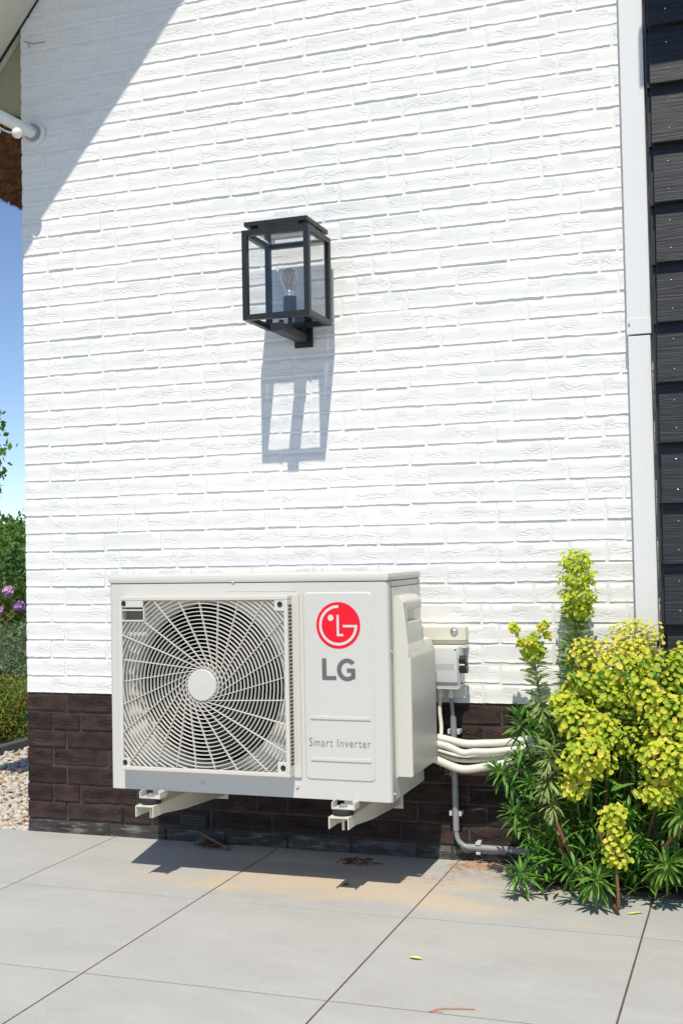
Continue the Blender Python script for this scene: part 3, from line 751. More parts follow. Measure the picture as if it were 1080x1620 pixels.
    cps = [(gx0+bw, gx0+bw+.02, gz0+bw, gz0+bw+.022), (gx1-bw-.026, gx1-bw, gz0+bw, gz0+bw+.03), (gx1-bw-.028, gx1-bw, gz1-bw-.03, gz1-bw)]
    for (a, c, d, e) in cps:
        b = MB(); b.box(a-.001, c+.001, yo+.0015, yo+.012, d-.001, e+.001, bev=.001); b.build('corner_plate', gm, gr)
    for (hx, hz) in ((gx0+.016, gz0+.022), (gx1-.021, gz0+.026), (gx1-.023, gz1-.024), (gx0+.018, gz1-.020)):
        b = MB(); b.lathe((hx, yo-.0004, hz), [(.0003, .0079), (0, .0066), (.0008, .0058), (.001, .0001)], (0, 1, 0), 18, 0); b.build('screw_hole', M['hole'], gr, smooth=True)
    # name plate block with hand slot at top left
    b = MB(); b.box(hx0-.001, hx1, yo+.0012, yo+.012, .323, hz1+.001, bev=.001)
    b.box(hx0-.001, hx1, yo+.0012, yo+.012, .3125, .3165, bev=.0008)
    b.box(hx0-.001, hx1, yo+.0012, yo+.012, .281, .285, bev=.0008); b.box(hx1-.004, hx1, yo+.0012, yi, .281, hz1)
    b.build('handle_block', gm, gr)
    b = MB(); b.box(hx0, hx1-.004, YF-.010, YF-.0008, .286, .321); b.build('handle_recess', M['recess'], gr)
    ix0, ix1, iz0, iz1 = gx0+bw-.001, gx1-bw+.001, gz0+bw-.001, gz1-bw+.001
    def inside(x, z):
        if not (ix0 < x < ix1 and iz0 < z < iz1): return False
        if x < hx1-.002 and z > .283: return False
        for (a, c, d, e) in cps:
            if a < x < c and d < z < e: return False
        return True
    def ribbon(b, pts, w, y0, y1):
        vs = []; n = len(pts)
        for i, (x, z) in enumerate(pts):
            ax, az = pts[max(i-1, 0)]; cx_, cz_ = pts[min(i+1, n-1)]; dx, dz = cx_-ax, cz_-az; l = math.hypot(dx, dz) or 1
            nx_, nz_ = -dz/l*w/2, dx/l*w/2
            vs += [(x+nx_*.7, y0, z+nz_*.7), (x-nx_*.7, y0, z-nz_*.7), (x-nx_, (y0*2+y1)/3, z-nz_), (x-nx_, y1, z-nz_), (x+nx_, y1, z+nz_), (x+nx_, (y0*2+y1)/3, z+nz_)]
        fs = []
        for i in range(n-1):
            for k in range(6): fs.append((i*6+k, i*6+(k+1) % 6, (i+1)*6+(k+1) % 6, (i+1)*6+k))
        fs += [(5, 4, 3, 2, 1, 0), tuple((n-1)*6+k for k in range(6))]
        b.add(vs, fs)
    def clip(pts, closed):
        runs = []; cur = []
        for p in pts:
            if inside(*p): cur.append(p)
            else:
                if len(cur) > 1: runs.append(cur)
                cur = []
        if len(cur) > 1: runs.append(cur)
        if closed and len(runs) > 1 and inside(*pts[0]) and inside(*pts[-1]): runs[0] = runs.pop()+runs[0][1:]
        return runs
    k = 0; r_ = .0525
    while r_ < .385:
        b = MB(); n = 120 if r_ < .15 else 240
        if r_ > .3: n = 480
        pts = [(GX+r_*math.cos(2*PI*i/n), GZ+r_*math.sin(2*PI*i/n)) for i in range(n+1)]
        for run in clip(pts, True):
            b = MB(); ribbon(b, run, .0026, yo+.003, yo+.010); b.build('ring', gm, gr, smooth=False)
        r_ += .0115; k += 1
    for s in range(25):
        pts = []; a = .0425; th0 = 2*PI*s/25+.12
        for i in range(60):
            rr_ = a+(.39-a)*i/59; th = th0+math.acos(min(1, a/rr_))*1.06
            pts.append((GX+rr_*math.cos(th), GZ+rr_*math.sin(th)))
        for run in clip(pts, False):
            b = MB(); ribbon(b, run, .0023, yo+.0015, yo+.012); b.build('rib', gm, gr)
    b = MB(); b.lathe((GX, yo+.013, GZ), [(0, .046), (-.012, .046), (-.0145, .0435), (-.015, .001)], (0, 1, 0), 40); b.build('hub_cap', M['cream'], gr, smooth=True, sharp=30)
    # --- screws on the front
    for (x, z) in ((.905, -.195), (1.203, -.187), (1.013, ZT+.006)):
        b = MB(); b.lathe((x, YF-.0045, z), [(.001, .0001), (.001, .003), (0, .0035), (0, .0052), (.0025, .0058), (.005, .0058)], (0, 1, 0), 14); b.build('screw', M['cream'], t, smooth=True, sharp=30)
        b = MB(); b.lathe((x, YF-.0049, z), [(0, .0001), (0, .0016)], (0, 1, 0), 8)
    b = MB(); b.box(.99, 1.21, YF-.0009, YF-.0003, .366, .3655+.012, bev=.0003); b.build('pressed_bar', cr, t)
    # --- side panel with seam lines and screws
    b = MB(); b.box(X1-.0005, X1+.0012, YF+.028, YB-.004, ZB+.003, ZT-.018, bev=.0004); b.build('side_panel', cr, t)
    b = MB(); b.box(X1-.0005, X1+.0008, YF+.0255, YF+.0275, ZB+.003, ZT-.003); b.box(X1-.0005, X1+.0007, YF+.028, YB-.02, ZT-.0175, ZT-.0155); b.build('side_seam', M['seam'], t)
    for (y, z) in ((YF+.05, ZT+.006), (YB-.03, ZT+.006), (YB-.02, ZT-.012), (YF+.015, .195), (YF+.02, ZB+.02)):
        b = MB(); b.lathe((X1+.005, y, z), [(0, .0001), (0, .003), (-.004, .0034)], (1, 0, 0), 10); b.build('screw', M['zinc'], t)
    # --- moulded valve cover
    cv = MB(); a = X1+.0012
    def slab(poly, y0, y1, front=True, bev=.0055):
        bm = bmesh.new(); n = len(poly)
        A = [bm.verts.new((x, y0, z)) for x, z in poly]; B = [bm.verts.new((x, y1, z)) for x, z in poly]
        bm.faces.new(A); bm.faces.new(B[::-1])
        for i in range(n): bm.faces.new((A[i], B[i], B[(i+1) % n], A[(i+1) % n]))
        E = []
        for ed in bm.edges:
            p, q_ = ed.verts[0].co, ed.verts[1].co
            if min(p.x, q_.x) < a+.0005: continue
            along = abs(p.y-q_.y) > 1e-5
            if along or (front and abs(p.y-y0) < 1e-5) or ((not front) and abs(p.y-y1) < 1e-5): E.append(ed)
        bmesh.ops.bevel(bm, geom=E, offset=bev, segments=4, profile=.5, affect='EDGES', clamp_overlap=True)
        bmesh.ops.recalc_face_normals(bm, faces=bm.faces[:])
        bm.verts.index_update(); cv.add([v.co[:] for v in bm.verts], [[v.index for v in f.verts] for f in bm.faces]); bm.free()
    i0 = a-.006
    slab([(i0, .349), (1.503, .349), (1.5185, .333), (1.5185, .212), (1.5315, .176), (1.5315, -.157), (i0, -.157)][::-1], -.405, -.386)
    slab([(i0, .3488), (1.503, .3488), (1.5183, .3328), (1.5183, .306), (i0, .306)][::-1], -.3859, -.232, False)
    slab([(i0, .274), (1.5183, .274), (1.5183, .212), (1.5280, .185), (i0, .185)][::-1], -.3859, -.232, False, .003)
    slab([(i0, .307), (1.4965, .307), (1.4965, .273), (i0, .273)][::-1], -.3858, -.24, False, .0008)
    slab([(i0, .214), (1.5175, .2125), (1.5312, .1758), (1.5312, -.1568), (i0, -.1568)][::-1], -.3857, -.135, False)
    cv.build('valve_cover', M['cream_cover'], t, smooth=True, sharp=40, fix=False)
    b = MB(); b.box(X1+.0008, X1+.004, -.409, -.402, -.16, .20); b.build('cover_flange', M['cream_cover'], t)
    # --- feet pressed from sheet: U clips that stand on the dampers
    for xc in (.748, 1.350):
        for y in (-.465, -.16):
            b = MB()
            b.box(xc-.031, xc+.031, y-.02, y+.02, -.2395, -.2365)
            for s in (-1, 1): b.prism([(xc+s*.031, -.2395), (xc+s*.034, -.2395), (xc+s*.034, -.222), (xc+s*.030, -.2165), (xc+s*.027, -.2165), (xc+s*.031, -.2235)], y-.02, y+.02, 'y')
            b.box(xc-.010, xc+.026, y+.0205, y+.05, -.2395, -.2165)
            b.build('foot', cr, t)
unit()

def arm(xc, label):
    t = thing('wall_bracket', label, 'bracket', (xc, -.5, -.29), 'brackets under the outdoor unit')
    iv = M['ivory']
    b = MB(); w = .0295; th = .003
    b.add([], [])
    # U channel opening downwards, deeper towards the wall
    b.prism([(-.505, -.2605), (-.01, -.2605), (-.01, -.2575), (-.505, -.2575)], xc-w, xc+w, 'x')
    for s in (-1, 1):
        xa, xb = (xc-w, xc-w+th) if s < 0 else (xc+w-th, xc+w)
        b.prism([(-.505, -.2600), (-.010, -.2600), (-.010, -.322), (-.30, -.306), (-.44, -.290), (-.505, -.290)], xa, xb, 'x')
    b.build('channel', iv, t)
    b = MB(); b.box(xc-w-.01, xc+w+.01, -.0099, -.004, -.335, -.20); b.build('wall_plate', iv, t)
    for y in (-.465, -.16):
        b = MB(); b.lathe((xc, y, -.2574), [(0, .001), (0, .0285), (.003, .030), (.0145, .030), (.0175, .0285), (.0175, .001)], (0, 0, 1), 28); dm = b.build('rubber_damper', M['rubber'], t, smooth=True, sharp=40)
        b = MB(); b.cyl((xc, y, -.300), (xc, y, -.2610), .0045, 10); b.lathe((xc, y, -.272), [(0, .001), (0, .009), (.008, .009), (.008, .001)], (0, 0, 1), 6)
        b.lathe((xc, y, -.236), [(0, .014), (.002, .014), (.002, .008), (.008, .008), (.008, .001)], (0, 0, 1), 6)
        b.build('bolt', M['zinc'], dm)
    return t
arm(.741, 'ivory channel bracket under the fan side of the outdoor unit')
arm(1.343, 'ivory channel bracket under the logo side of the outdoor unit')

# ------------------------------------------------------------------ rail, isolator, conduit, pipes
t = thing('mounting_rail', 'ivory horizontal mounting rail with a bolt above the isolator box', 'rail', (1.5, 0, .2))
b = MB(); b.box(1.30, 1.6025, -.040, -.004, .196, .2375, bev=.002); b.box(1.30, 1.5985, -.028, -.004, .1835, .1945); b.box(1.30, 1.6035, -.042, -.004, .172, .1815, bev=.0015)
b.build('channel', M['ivory'], t)
b = MB(); b.lathe((1.567, -.040, .2235), [(0, .013), (.002, .013), (.0025, .008), (.006, .0075), (.0085, .004), (.009, .0003)], (0, -1, 0), 16); b.build('bolt', M['zinc'], t, smooth=True, sharp=35)
t = thing('isolator_box', 'light grey isolator switch box with black knob beside the unit', 'switch', (1.54, -.03, .06))
b = MB(); b.box(1.492, 1.5895, -.080, -.006, .052, .179, bev=.004); b.build('box_base', M['box_grey'], t, smooth=True, sharp=35)
b = MB(); b.box(1.4945, 1.5875, -.094, -.0798, .072, .1775, bev=.004); ld = b.build('box_lid', M['box_grey'], t, smooth=True, sharp=35)
b = MB(); b.box(1.4965, 1.5855, -.0862, -.0798, .0575, .0715, bev=.001); b.build('terminal_cover', M['clip'], t)
b = MB(); b.box(1.4935, 1.588, -.088, -.0795, .0515, .0565, bev=.001); b.build('lip', M['box_grey'], t)
for (x, z) in ((1.5005, .1715), (1.5815, .1715), (1.5925, .067)):
    b = MB(); b.lathe((x, -.0943 if z > .1 else -.06, z), [(0, .0001), (0, .0028), (.003, .0028)], (0, 1, 0), 10); b.build('screw', M['hole'], t)
b = MB()
for z, a, c in ((.1275, 1.512, 1.579), (.1105, 1.512, 1.579)): b.box(a, c, -.0944, -.0941, z, z+.0006)
for z in (.1225, .1185, .1145):
    x = 1.513
    while x < 1.575:
        l = R.uniform(.003, .008); b.box(x, x+l, -.0944, -.0941, z, z+.0014); x += l+.0025
b.box(1.575, 1.5762, -.0944, -.0941, .137, .142)
b.build('printed_label', M['letter2'], ld)
b = MB(); b.cyl((1.5885, -.066, .138), (1.611, -.066, .138), .0145, 20); b.cyl((1.5885, -.066, .113), (1.613, -.066, .113), .0145, 20)
b.box(1.590, 1.609, -.078, -.052, .105, .146); kb = b.build('knob', M['knob'], t, smooth=True, sharp=35)
b = MB(); b.box(1.5905, 1.607, -.0815, -.0782, .1235, .1275); b.build('mark', M['white_pvc'], kb)
b = MB(); b.box(1.497, 1.595, -.030, -.006, .020, .0515); b.build('gland_plate', M['ivory'], t)
for x in (1.519, 1.553):
    b = MB(); b.lathe((x, -.045, .020), [(0, .008), (.004, .011), (.010, .0115), (.018, .009), (.031, .009)], (0, 0, 1), 12); b.build('cable_gland', M['white_pvc'], t, smooth=True, sharp=40)

t = thing('grey_conduit', 'grey plastic conduit running down the plinth and bending right at its foot', 'conduit', (1.555, 0, -.48))
b = MB(); b.tube([(1.5535, -.044, .022), (1.555, -.030, -.045)], .0065, 12); b.build('upper_pipe', M['pvc_grey'], t, smooth=True, sharp=40)
b = MB(); b.tube([(1.555, -.028, -.038), (1.556, -.026, -.388)], .0098, 16); b.build('sleeve', M['pvc_grey'], t, smooth=True, sharp=40)
b = MB(); b.tube(smoothpath([(1.556, -.026, -.380), (1.557, -.026, -.400), (1.563, -.026, -.420), (1.580, -.026, -.434), (1.60, -.026, -.4375)], 6), .0078, 14); b.build('elbow', M['pvc_grey'], t, smooth=True, sharp=60)
b = MB(); b.tube([(1.592, -.026, -.437), (2.08, -.026, -.440)], .0098, 16); b.build('sleeve', M['pvc_grey'], t, smooth=True, sharp=40)
def clipm(x, z, vert):
    b = MB()
    if vert:
        b.box(x-.020, x+.020, -.022, -.004, z-.006, z+.006, bev=.001); b.box(x-.019, x-.011, -.034, -.0225, z-.008, z+.006, bev=.001); b.box(x+.011, x+.019, -.034, -.0225, z-.008, z+.006, bev=.001)
    else:
        b.box(x-.006, x+.006, -.022, -.004, z-.018, z+.020, bev=.001); b.box(x-.008, x+.008, -.036, -.0225, z+.0105, z+.019, bev=.001); b.box(x-.007, x+.007, -.036, -.0225, z-.018, z-.0105, bev=.001)
    b.build('saddle_clip', M['clip'], t)
clipm(1.556, -.085, True); clipm(1.556, -.335, True); clipm(1.625, -.4385, False)

t = thing('pipe_bundle', 'bundle of white insulated pipes and cables sagging from unit to behind the bush', 'pipes', (1.6, -.08, -.13))
paths = [([(1.46, -.13, -.085), (1.53, -.09, -.097), (1.60, -.080, -.112), (1.66, -.08, -.110), (1.73, -.078, -.105), (1.82, -.07, -.088), (1.92, -.05, -.058), (2.0, -.04, -.05)], .0115, 'cable_white', 'pipe'),
         ([(1.46, -.15, -.095), (1.545, -.115, -.114), (1.60, -.105, -.136), (1.635, -.10, -.133), (1.70, -.098, -.130), (1.80, -.085, -.115), (1.92, -.055, -.082), (2.0, -.04, -.07)], .0105, 'cable_white', 'pipe'),
         ([(1.46, -.12, -.11), (1.54, -.08, -.142), (1.60, -.075, -.153), (1.70, -.075, -.150), (1.80, -.065, -.128), (1.92, -.045, -.10)], .0055, 'ivory', 'cable'),
         ([(1.46, -.12, -.12), (1.54, -.09, -.152), (1.60, -.085, -.164), (1.70, -.08, -.156), (1.80, -.07, -.136), (1.92, -.045, -.11)], .0055, 'cable_white', 'cable'),
         ([(1.46, -.14, -.125), (1.535, -.11, -.165), (1.595, -.10, -.186), (1.66, -.10, -.178), (1.75, -.09, -.158), (1.85, -.07, -.115), (1.96, -.045, -.085)], .0120, 'cable_white', 'pipe'),
         ([(1.519, -.045, .024), (1.518, -.05, -.02), (1.524, -.058, -.070), (1.521, -.075, -.105), (1.49, -.11, -.122)], .0062, 'cable_white', 'cable')]
for p, r, m_, nm in paths:
    b = MB(); b.tube(smoothpath(p, 7), r, 14); b.build(nm, M[m_], t, smooth=True, sharp=60)

# ------------------------------------------------------------------ litter
def strands(b, cx, cy, rx, ry, n, l0, l1, z0=.003, w=.0009, mi=0):
    for k in range(n):
        a = R.random()*2*PI; q = math.sqrt(R.random()); x = cx+rx*q*math.cos(a); y = cy+ry*q*math.sin(a); th = R.gauss(.25, .6); l = R.uniform(l0, l1)
        c, s = math.cos(th), math.sin(th); bend = R.uniform(-.3, .3)*l; z = ZG+z0+R.random()*.006
        pts = [(x, y, z), (x+c*l*.5-s*bend, y+s*l*.5+c*bend, z+.003), (x+c*l, y+s*l, z)]
        b.tube(pts, w, 3, mi, cap=False)
b = MB(); strands(b, 1.63, -.07, .10, .035, 70, .03, .06, w=.0007); strands(b, 1.66, -.16, .12, .05, 26, .02, .04, w=.0007); strands(b, 1.50, -.25, .1, .05, 14, .01, .03)
o = stuff(b.build('pine_needles', M['dry'], fix=False)); tag(o, 'scatter of dry orange pine needles on the paving at the wall foot', 'needles')
b = MB(); strands(b, 1.26, -.12, .06, .04, 40, .01, .03, w=.0015); strands(b, .72, -.05, .05, .03, 40, .01, .04, w=.0015)
o = stuff(b.build('dead_leaves', M['dry_leaf'], fix=False)); tag(o, 'brown dead plant scraps in the shade under the unit', 'litter')
b = MB(); b.tube([(.70, -.055, ZG+.045), (.79, -.07, ZG+.012), (.81, -.075, ZG+.006)], [.005, .004, .006], 8); tag(b.build('stick', mat('bark', (.25, .16, .09), .8, var=(.12, .06, .03), vscale=30), smooth=True), 'short broken stick leaning at the plinth in the unit shadow', 'stick')
b = MB(); b.tube(smoothpath([(1.785, -1.185, ZG+.002), (1.81, -1.17, ZG+.004), (1.87, -1.155, ZG+.003)], 4), .0014, 5); b.tube([(1.78, -1.19, ZG+.002), (1.81, -1.187, ZG+.003)], .001, 4)
tag(b.build('twig', M['dry']), 'thin pale orange twig on the tiles in the foreground', 'twig')
def flat_leaf(name, x, y, l, w, th, m_, label, cat='leaf'):
    b = MB(); c, s = math.cos(th), math.sin(th); pts = []
    prof = [(0, 0), (.25, .8), (.5, 1), (.8, .7), (1, 0)]
    vs = []; 
    for u, v in prof: vs.append((x+c*l*u-s*w*v, y+s*l*u+c*w*v, ZG+.003+.002*v)); 
    for u, v in prof[1:-1]: vs.append((x+c*l*u+s*w*v, y+s*l*u-c*w*v, ZG+.0025+.004*v))
    for u, v in prof[1:-1]: vs.append((x+c*l*u, y+s*l*u, ZG+.0015))
    fs = [(0, 1, 8), (1, 2, 9, 8), (2, 3, 10, 9), (3, 4, 10), (0, 8, 5), (5, 8, 9, 6), (6, 9, 10, 7), (7, 10, 4)]
    b.add(vs, fs); return tag(b.build(name, m_, fix=False), label, cat)
flat_leaf('fallen_leaf', 1.650, -.889, .034, .009, -.1, M['yellow_leaf'], 'small yellow leaf lying alone in the middle of a tile')
flat_leaf('fallen_leaf', 2.105, -.42, .05, .006, .6, M['yellow_leaf'], 'narrow pale leaf on the paving right of the bush shade')
flat_leaf('fallen_leaf', 1.30, -.36, .025, .005, .9, M['dry_leaf'], 'tiny dark curled leaf on the sandy patch')
for k in range(9):
    pass

# ------------------------------------------------------------------ euphorbia
leaf_me = {}
def leaf_geo():
    """narrow leaf along +x, length 1, folded, tip drooping"""
    prof = [(0, .012), (.12, .045), (.35, .07), (.65, .075), (.88, .045), (1, .004)]
    vs = []; fs = []
    for u, w in prof:
        z = -.16*u*u+.03*math.sin(u*3)
        vs += [(u, -w, z+w*.45), (u, 0, z), (u, w, z+w*.45)]
    for i in range(len(prof)-1):
        for k in range(2): a = i*3+k; fs.append((a, a+1, a+4, a+3))
    return vs, fs
LV, LF = leaf_geo()
bush = thing('euphorbia_bush', 'bushy euphorbia with yellow-green flower heads growing at the wall foot', 'bush', (2.05, -.12, ZG))
single = {'n': 0}
for k in ('leaf_dark', 'leaf_mid', 'leaf_pale'):
    b = MB(); b.add(LV, LF); leaf_me[k] = b.mesh('leaf', M[k], smooth=True)
filler = {k: MB() for k in leaf_me}
LIGHT = []
def put_leaf(pos, d, l, kind, roll=0, width=1.0, solo=False):
    d = Vector(d).normalized(); up = Vector((0, 0, 1))
    s = d.cross(up); s = s if s.length > .05 else Vector((1, 0, 0)); s.normalize(); n = s.cross(d)
    q = Matrix.Rotation(roll, 3, d); s = q @ s; n = q @ n
    m = Matrix(((d.x*l, -s.x*l*width, n.x*l, pos[0]), (d.y*l, -s.y*l*width, n.y*l, pos[1]), (d.z*l, -s.z*l*width, n.z*l, pos[2]), (0, 0, 0, 1)))
    if solo and single['n'] < 298:
        single['n'] += 1; o = link('leaf', leaf_me[kind], bush); o.matrix_parent_inverse = Matrix(); o.matrix_basis = Matrix.Translation(-Vector(bush.location)) @ m
    else:
        filler[kind].add([(m @ Vector(v))[:] for v in LV], LF)
def rosette(c, ax, n, l, kind, span=.06, solo=True, lo=-.25, hi=.95, width=1.0):
    """whorled leaves along the end of a shoot"""
    ax = Vector(ax).normalized(); a = ax.orthogonal().normalized(); b = ax.cross(a); c = Vector(c)
    for k in range(n):
        t = k/n; ph = k*2.39996+R.uniform(-.2, .2); el = lo+(hi-lo)*t**1.1+R.gauss(0, .12)
        d = (a*math.cos(ph)+b*math.sin(ph))*math.cos(el*PI/2)+ax*math.sin(el*PI/2)
        p = c+ax*(t-.6)*span
        put_leaf(p, d, l*(1-.45*t**2)*R.uniform(.85, 1.12), kind, R.uniform(-.3, .3), width, solo)
# bract: two fused cup-like lobes
def cyathium(b, p, d, r, mi, n=9):
    d = Vector(d).normalized(); a = d.orthogonal().normalized(); a = Matrix.Rotation(R.random()*PI, 3, d) @ a; c = d.cross(a); p = Vector(p)
    vs = [p+d*r*.02]
    for k in range(n):
        q = 2*PI*k/n; rr = r*(1-.30*abs(math.cos(q))**8)*R.uniform(.9, 1.08)
        vs.append(p+(a*math.cos(q)*rr*.55+c*math.sin(q)*rr*.55)+d*r*.10)
    for k in range(n):
        q = 2*PI*k/n; rr = r*(1-.24*abs(math.cos(q))**8)*R.uniform(.9, 1.1)
        vs.append(p+(a*math.cos(q)*rr*.93+c*math.sin(q)*rr*1.05)+d*r*(.24+.2*abs(math.sin(q))+R.uniform(-.08, .08)))
    fs = [(0, 1+k, 1+(k+1) % n) for k in range(n)]+[(1+k, 1+n+k, 1+n+(k+1) % n, 1+(k+1) % n) for k in range(n)]
    b.add(vs, fs, mi)
    e = r*.20; o = p+d*r*.12
    b.add([o+d*e*.9, o+a*e, o+c*e, o-a*e, o-c*e], [(0, 1, 2), (0, 2, 3), (0, 3, 4), (0, 4, 1)], 3)
def head(c, rx, rz, n, r, mix=(0, 0, 1), ry=None, foot=None, seed=0):
    """flower head: bracts on thin stalks spread through an ellipsoid shell"""
    ry = ry or rx*.9; c = Vector(c); b = MB(); foot = Vector(foot) if foot else c-Vector((0, 0, rz))
    for k in range(n):
        z = 1-2*(k+.5)/n; ph = k*2.39996+seed; q = math.sqrt(1-z*z); dv = Vector((q*math.cos(ph), q*math.sin(ph), z))
        s = R.uniform(.60, 1.08)
        p = c+Vector((dv.x*rx, dv.y*ry, dv.z*rz))*s
        d = (dv*.7+Vector((R.gauss(0, .35), R.gauss(0, .3)-.45, .7+R.gauss(0, .25))))
        cyathium(b, p, d, r*R.uniform(.65, 1.12), R.choice(mix))
        if k % 3 == 0:
            base = c+Vector((0, 0, dv.z*rz*.5-rz*.2)); b.tube([base, (base+p)/2+Vector((0, 0, -.003)), p], .0009, 3, 4, cap=False)
        if k % 2 == 0:      # green underside bract lower on its stalk
            cyathium(b, c+(p-c)*.72, d, r*.8, 1)
    o = b.build('flower_head', [M['bract'], M['bract_green'], M['bract_gold'], M['flower_eye'], M['stem_green']], bush, smooth=False, fix=False)
    stuff(o); return o
def shoot(pts, r0, r1, m_='stem_green'):
    P = smoothpath(pts, 6); n = len(P); b = MB(); b.tube(P, [r0+(r1-r0)*i/(n-1) for i in range(n)], 8); b.build('stem', M[m_], bush, smooth=True); return P
def leafy(P, i0, i1, n, l, kind, el=.1, width=.9, solo=False, droop=0):
    for k in range(n):
        f = i0+(i1-i0)*k/n; i = int(f); p = P[min(i, len(P)-1)].lerp(P[min(i+1, len(P)-1)], f-i); ph = k*2.39996
        tl = el+R.gauss(0, .15); d = Vector((math.cos(ph)*math.cos(tl), math.sin(ph)*math.cos(tl), math.sin(tl)-droop))
        put_leaf(p, d, l*R.uniform(.8, 1.15), kind, R.uniform(-1.4, 1.4), width, solo)
B0 = (2.03, -.10, ZG+.0)
# tall shoot against the wall
P = shoot([(2.02, -.12, ZG), (1.955, -.13, -.25), (1.935, -.12, .02), (1.952, -.12, .24), (1.957, -.12, .33)], .008, .005)
leafy(P, 11.6, 16.0, 70, .062, 'leaf_mid', el=.35, width=.8)
leafy(P, 14.5, 21, 60, .052, 'leaf_mid', el=.6, width=.9)
leafy(P, 11.8, 21, 170, .055, 'leaf_pale', el=.45, width=.8)
for j, (z, rx) in enumerate(((.435, .050), (.385, .056), (.335, .056), (.295, .046))): head((1.957, -.12, z), rx, .034, 110, .0080, (1, 1, 0), seed=j, foot=(1.957, -.12, z-.05))
# left thin shoot, paler and looser
P = shoot([(1.97, -.12, ZG), (1.91, -.14, -.22), (1.868, -.15, -.08), (1.848, -.15, .03), (1.835, -.15, .12), (1.825, -.15, .20)], .0055, .0022, 'stem_green')
leafy(P, 17, 28, 80, .048, 'leaf_pale', el=.35, width=1.15); leafy(P, 13.0, 18.0, 105, .052, 'leaf_pale', el=-.1, width=1.15, droop=.35)
head((1.828, -.15, .182), .032, .040, 80, .0085, (1, 1, 0), seed=4)
for k in range(9):
    a = k*.7; p = Vector((1.822+.05*math.cos(a), -.15+.035*math.sin(a), .222+.028*math.sin(k*1.7))); head(p, .013, .013, 15, .0080, (1, 0, 2), seed=k)
    b_ = None
# the main mass
heads = [((2.121,-.13,.221),.084,.050,2),((2.001,-.18,.175),.074,.048,2),((2.09,-.2,.135),.092,.056,0),((2.203,-.20,.124),.082,.066,1),
 ((2.303,-.22,.086),.075,.08,1),((1.975,-.27,.000),.073,.062,0),((2.093,-.20,.045),.076,.055,1),((2.214,-.28,.018),.078,.066,0),
 ((2.006,-.33,-.095),.075,.066,0),((2.121,-.25,-.062),.060,.052,1),((2.215,-.34,-.09),.074,.064,0),((1.962,-.31,-.178),.048,.038,0),
 ((2.187,-.33,-.188),.058,.034,0),((2.301,-.30,-.07),.072,.085,0),((2.36,-.2,.0),.07,.09,1),((2.05,-.29,-.03),.05,.045,1),((2.05,-.24,.075),.06,.045,1),((1.985,-.22,.09),.055,.04,0),((2.15,-.26,.075),.06,.05,0),((2.26,-.31,-.15),.06,.045,0),((2.12,-.18,.17),.065,.045,2),((2.27,-.18,.155),.06,.05,0),((1.93,-.25,.045),.045,.03,1)]
for j, (c, rx, rz, kd) in enumerate(heads):
    mix = {2: (2, 2, 2, 0), 0: (0, 0, 0, 0, 2, 1, 1), 1: (0, 0, 1, 1, 1)}[kd]  # top heads mostly gold: their sunlit tone is put into the bract colour
    head(c, rx, rz, 125 if rx > .06 else 75, .0106 if kd == 0 else .0094 if kd == 1 else .0078, mix, seed=j*1.3)
    fx = 2.03+(c[0]-2.05)*.4+R.uniform(-.03, .03)
    shoot([(fx, -.10, ZG), ((fx+c[0])/2, (c[1]-.1)/2-.02, (ZG+c[2])/2-.02), (c[0], c[1]+.02, c[2]-rz*.2)], .0055, .0035, 'stem_green' if j % 3 else 'stem_red')
for j, (dx, dz) in enumerate(((0, .062), (-.008, .03), (.008, 0), (-.004, -.03), (.004, -.06))): head((2.081+dx, -.42, -.284+dz), .038, .024, 30, .0090, (0, 0, 1, 2), seed=j)
shoot([(2.05, -.20, ZG+.02), (2.07, -.38, ZG+.015), (2.088, -.44, ZG+.03), (2.082, -.425, -.34), (2.081, -.42, -.24)], .0065, .003, 'stem_red')
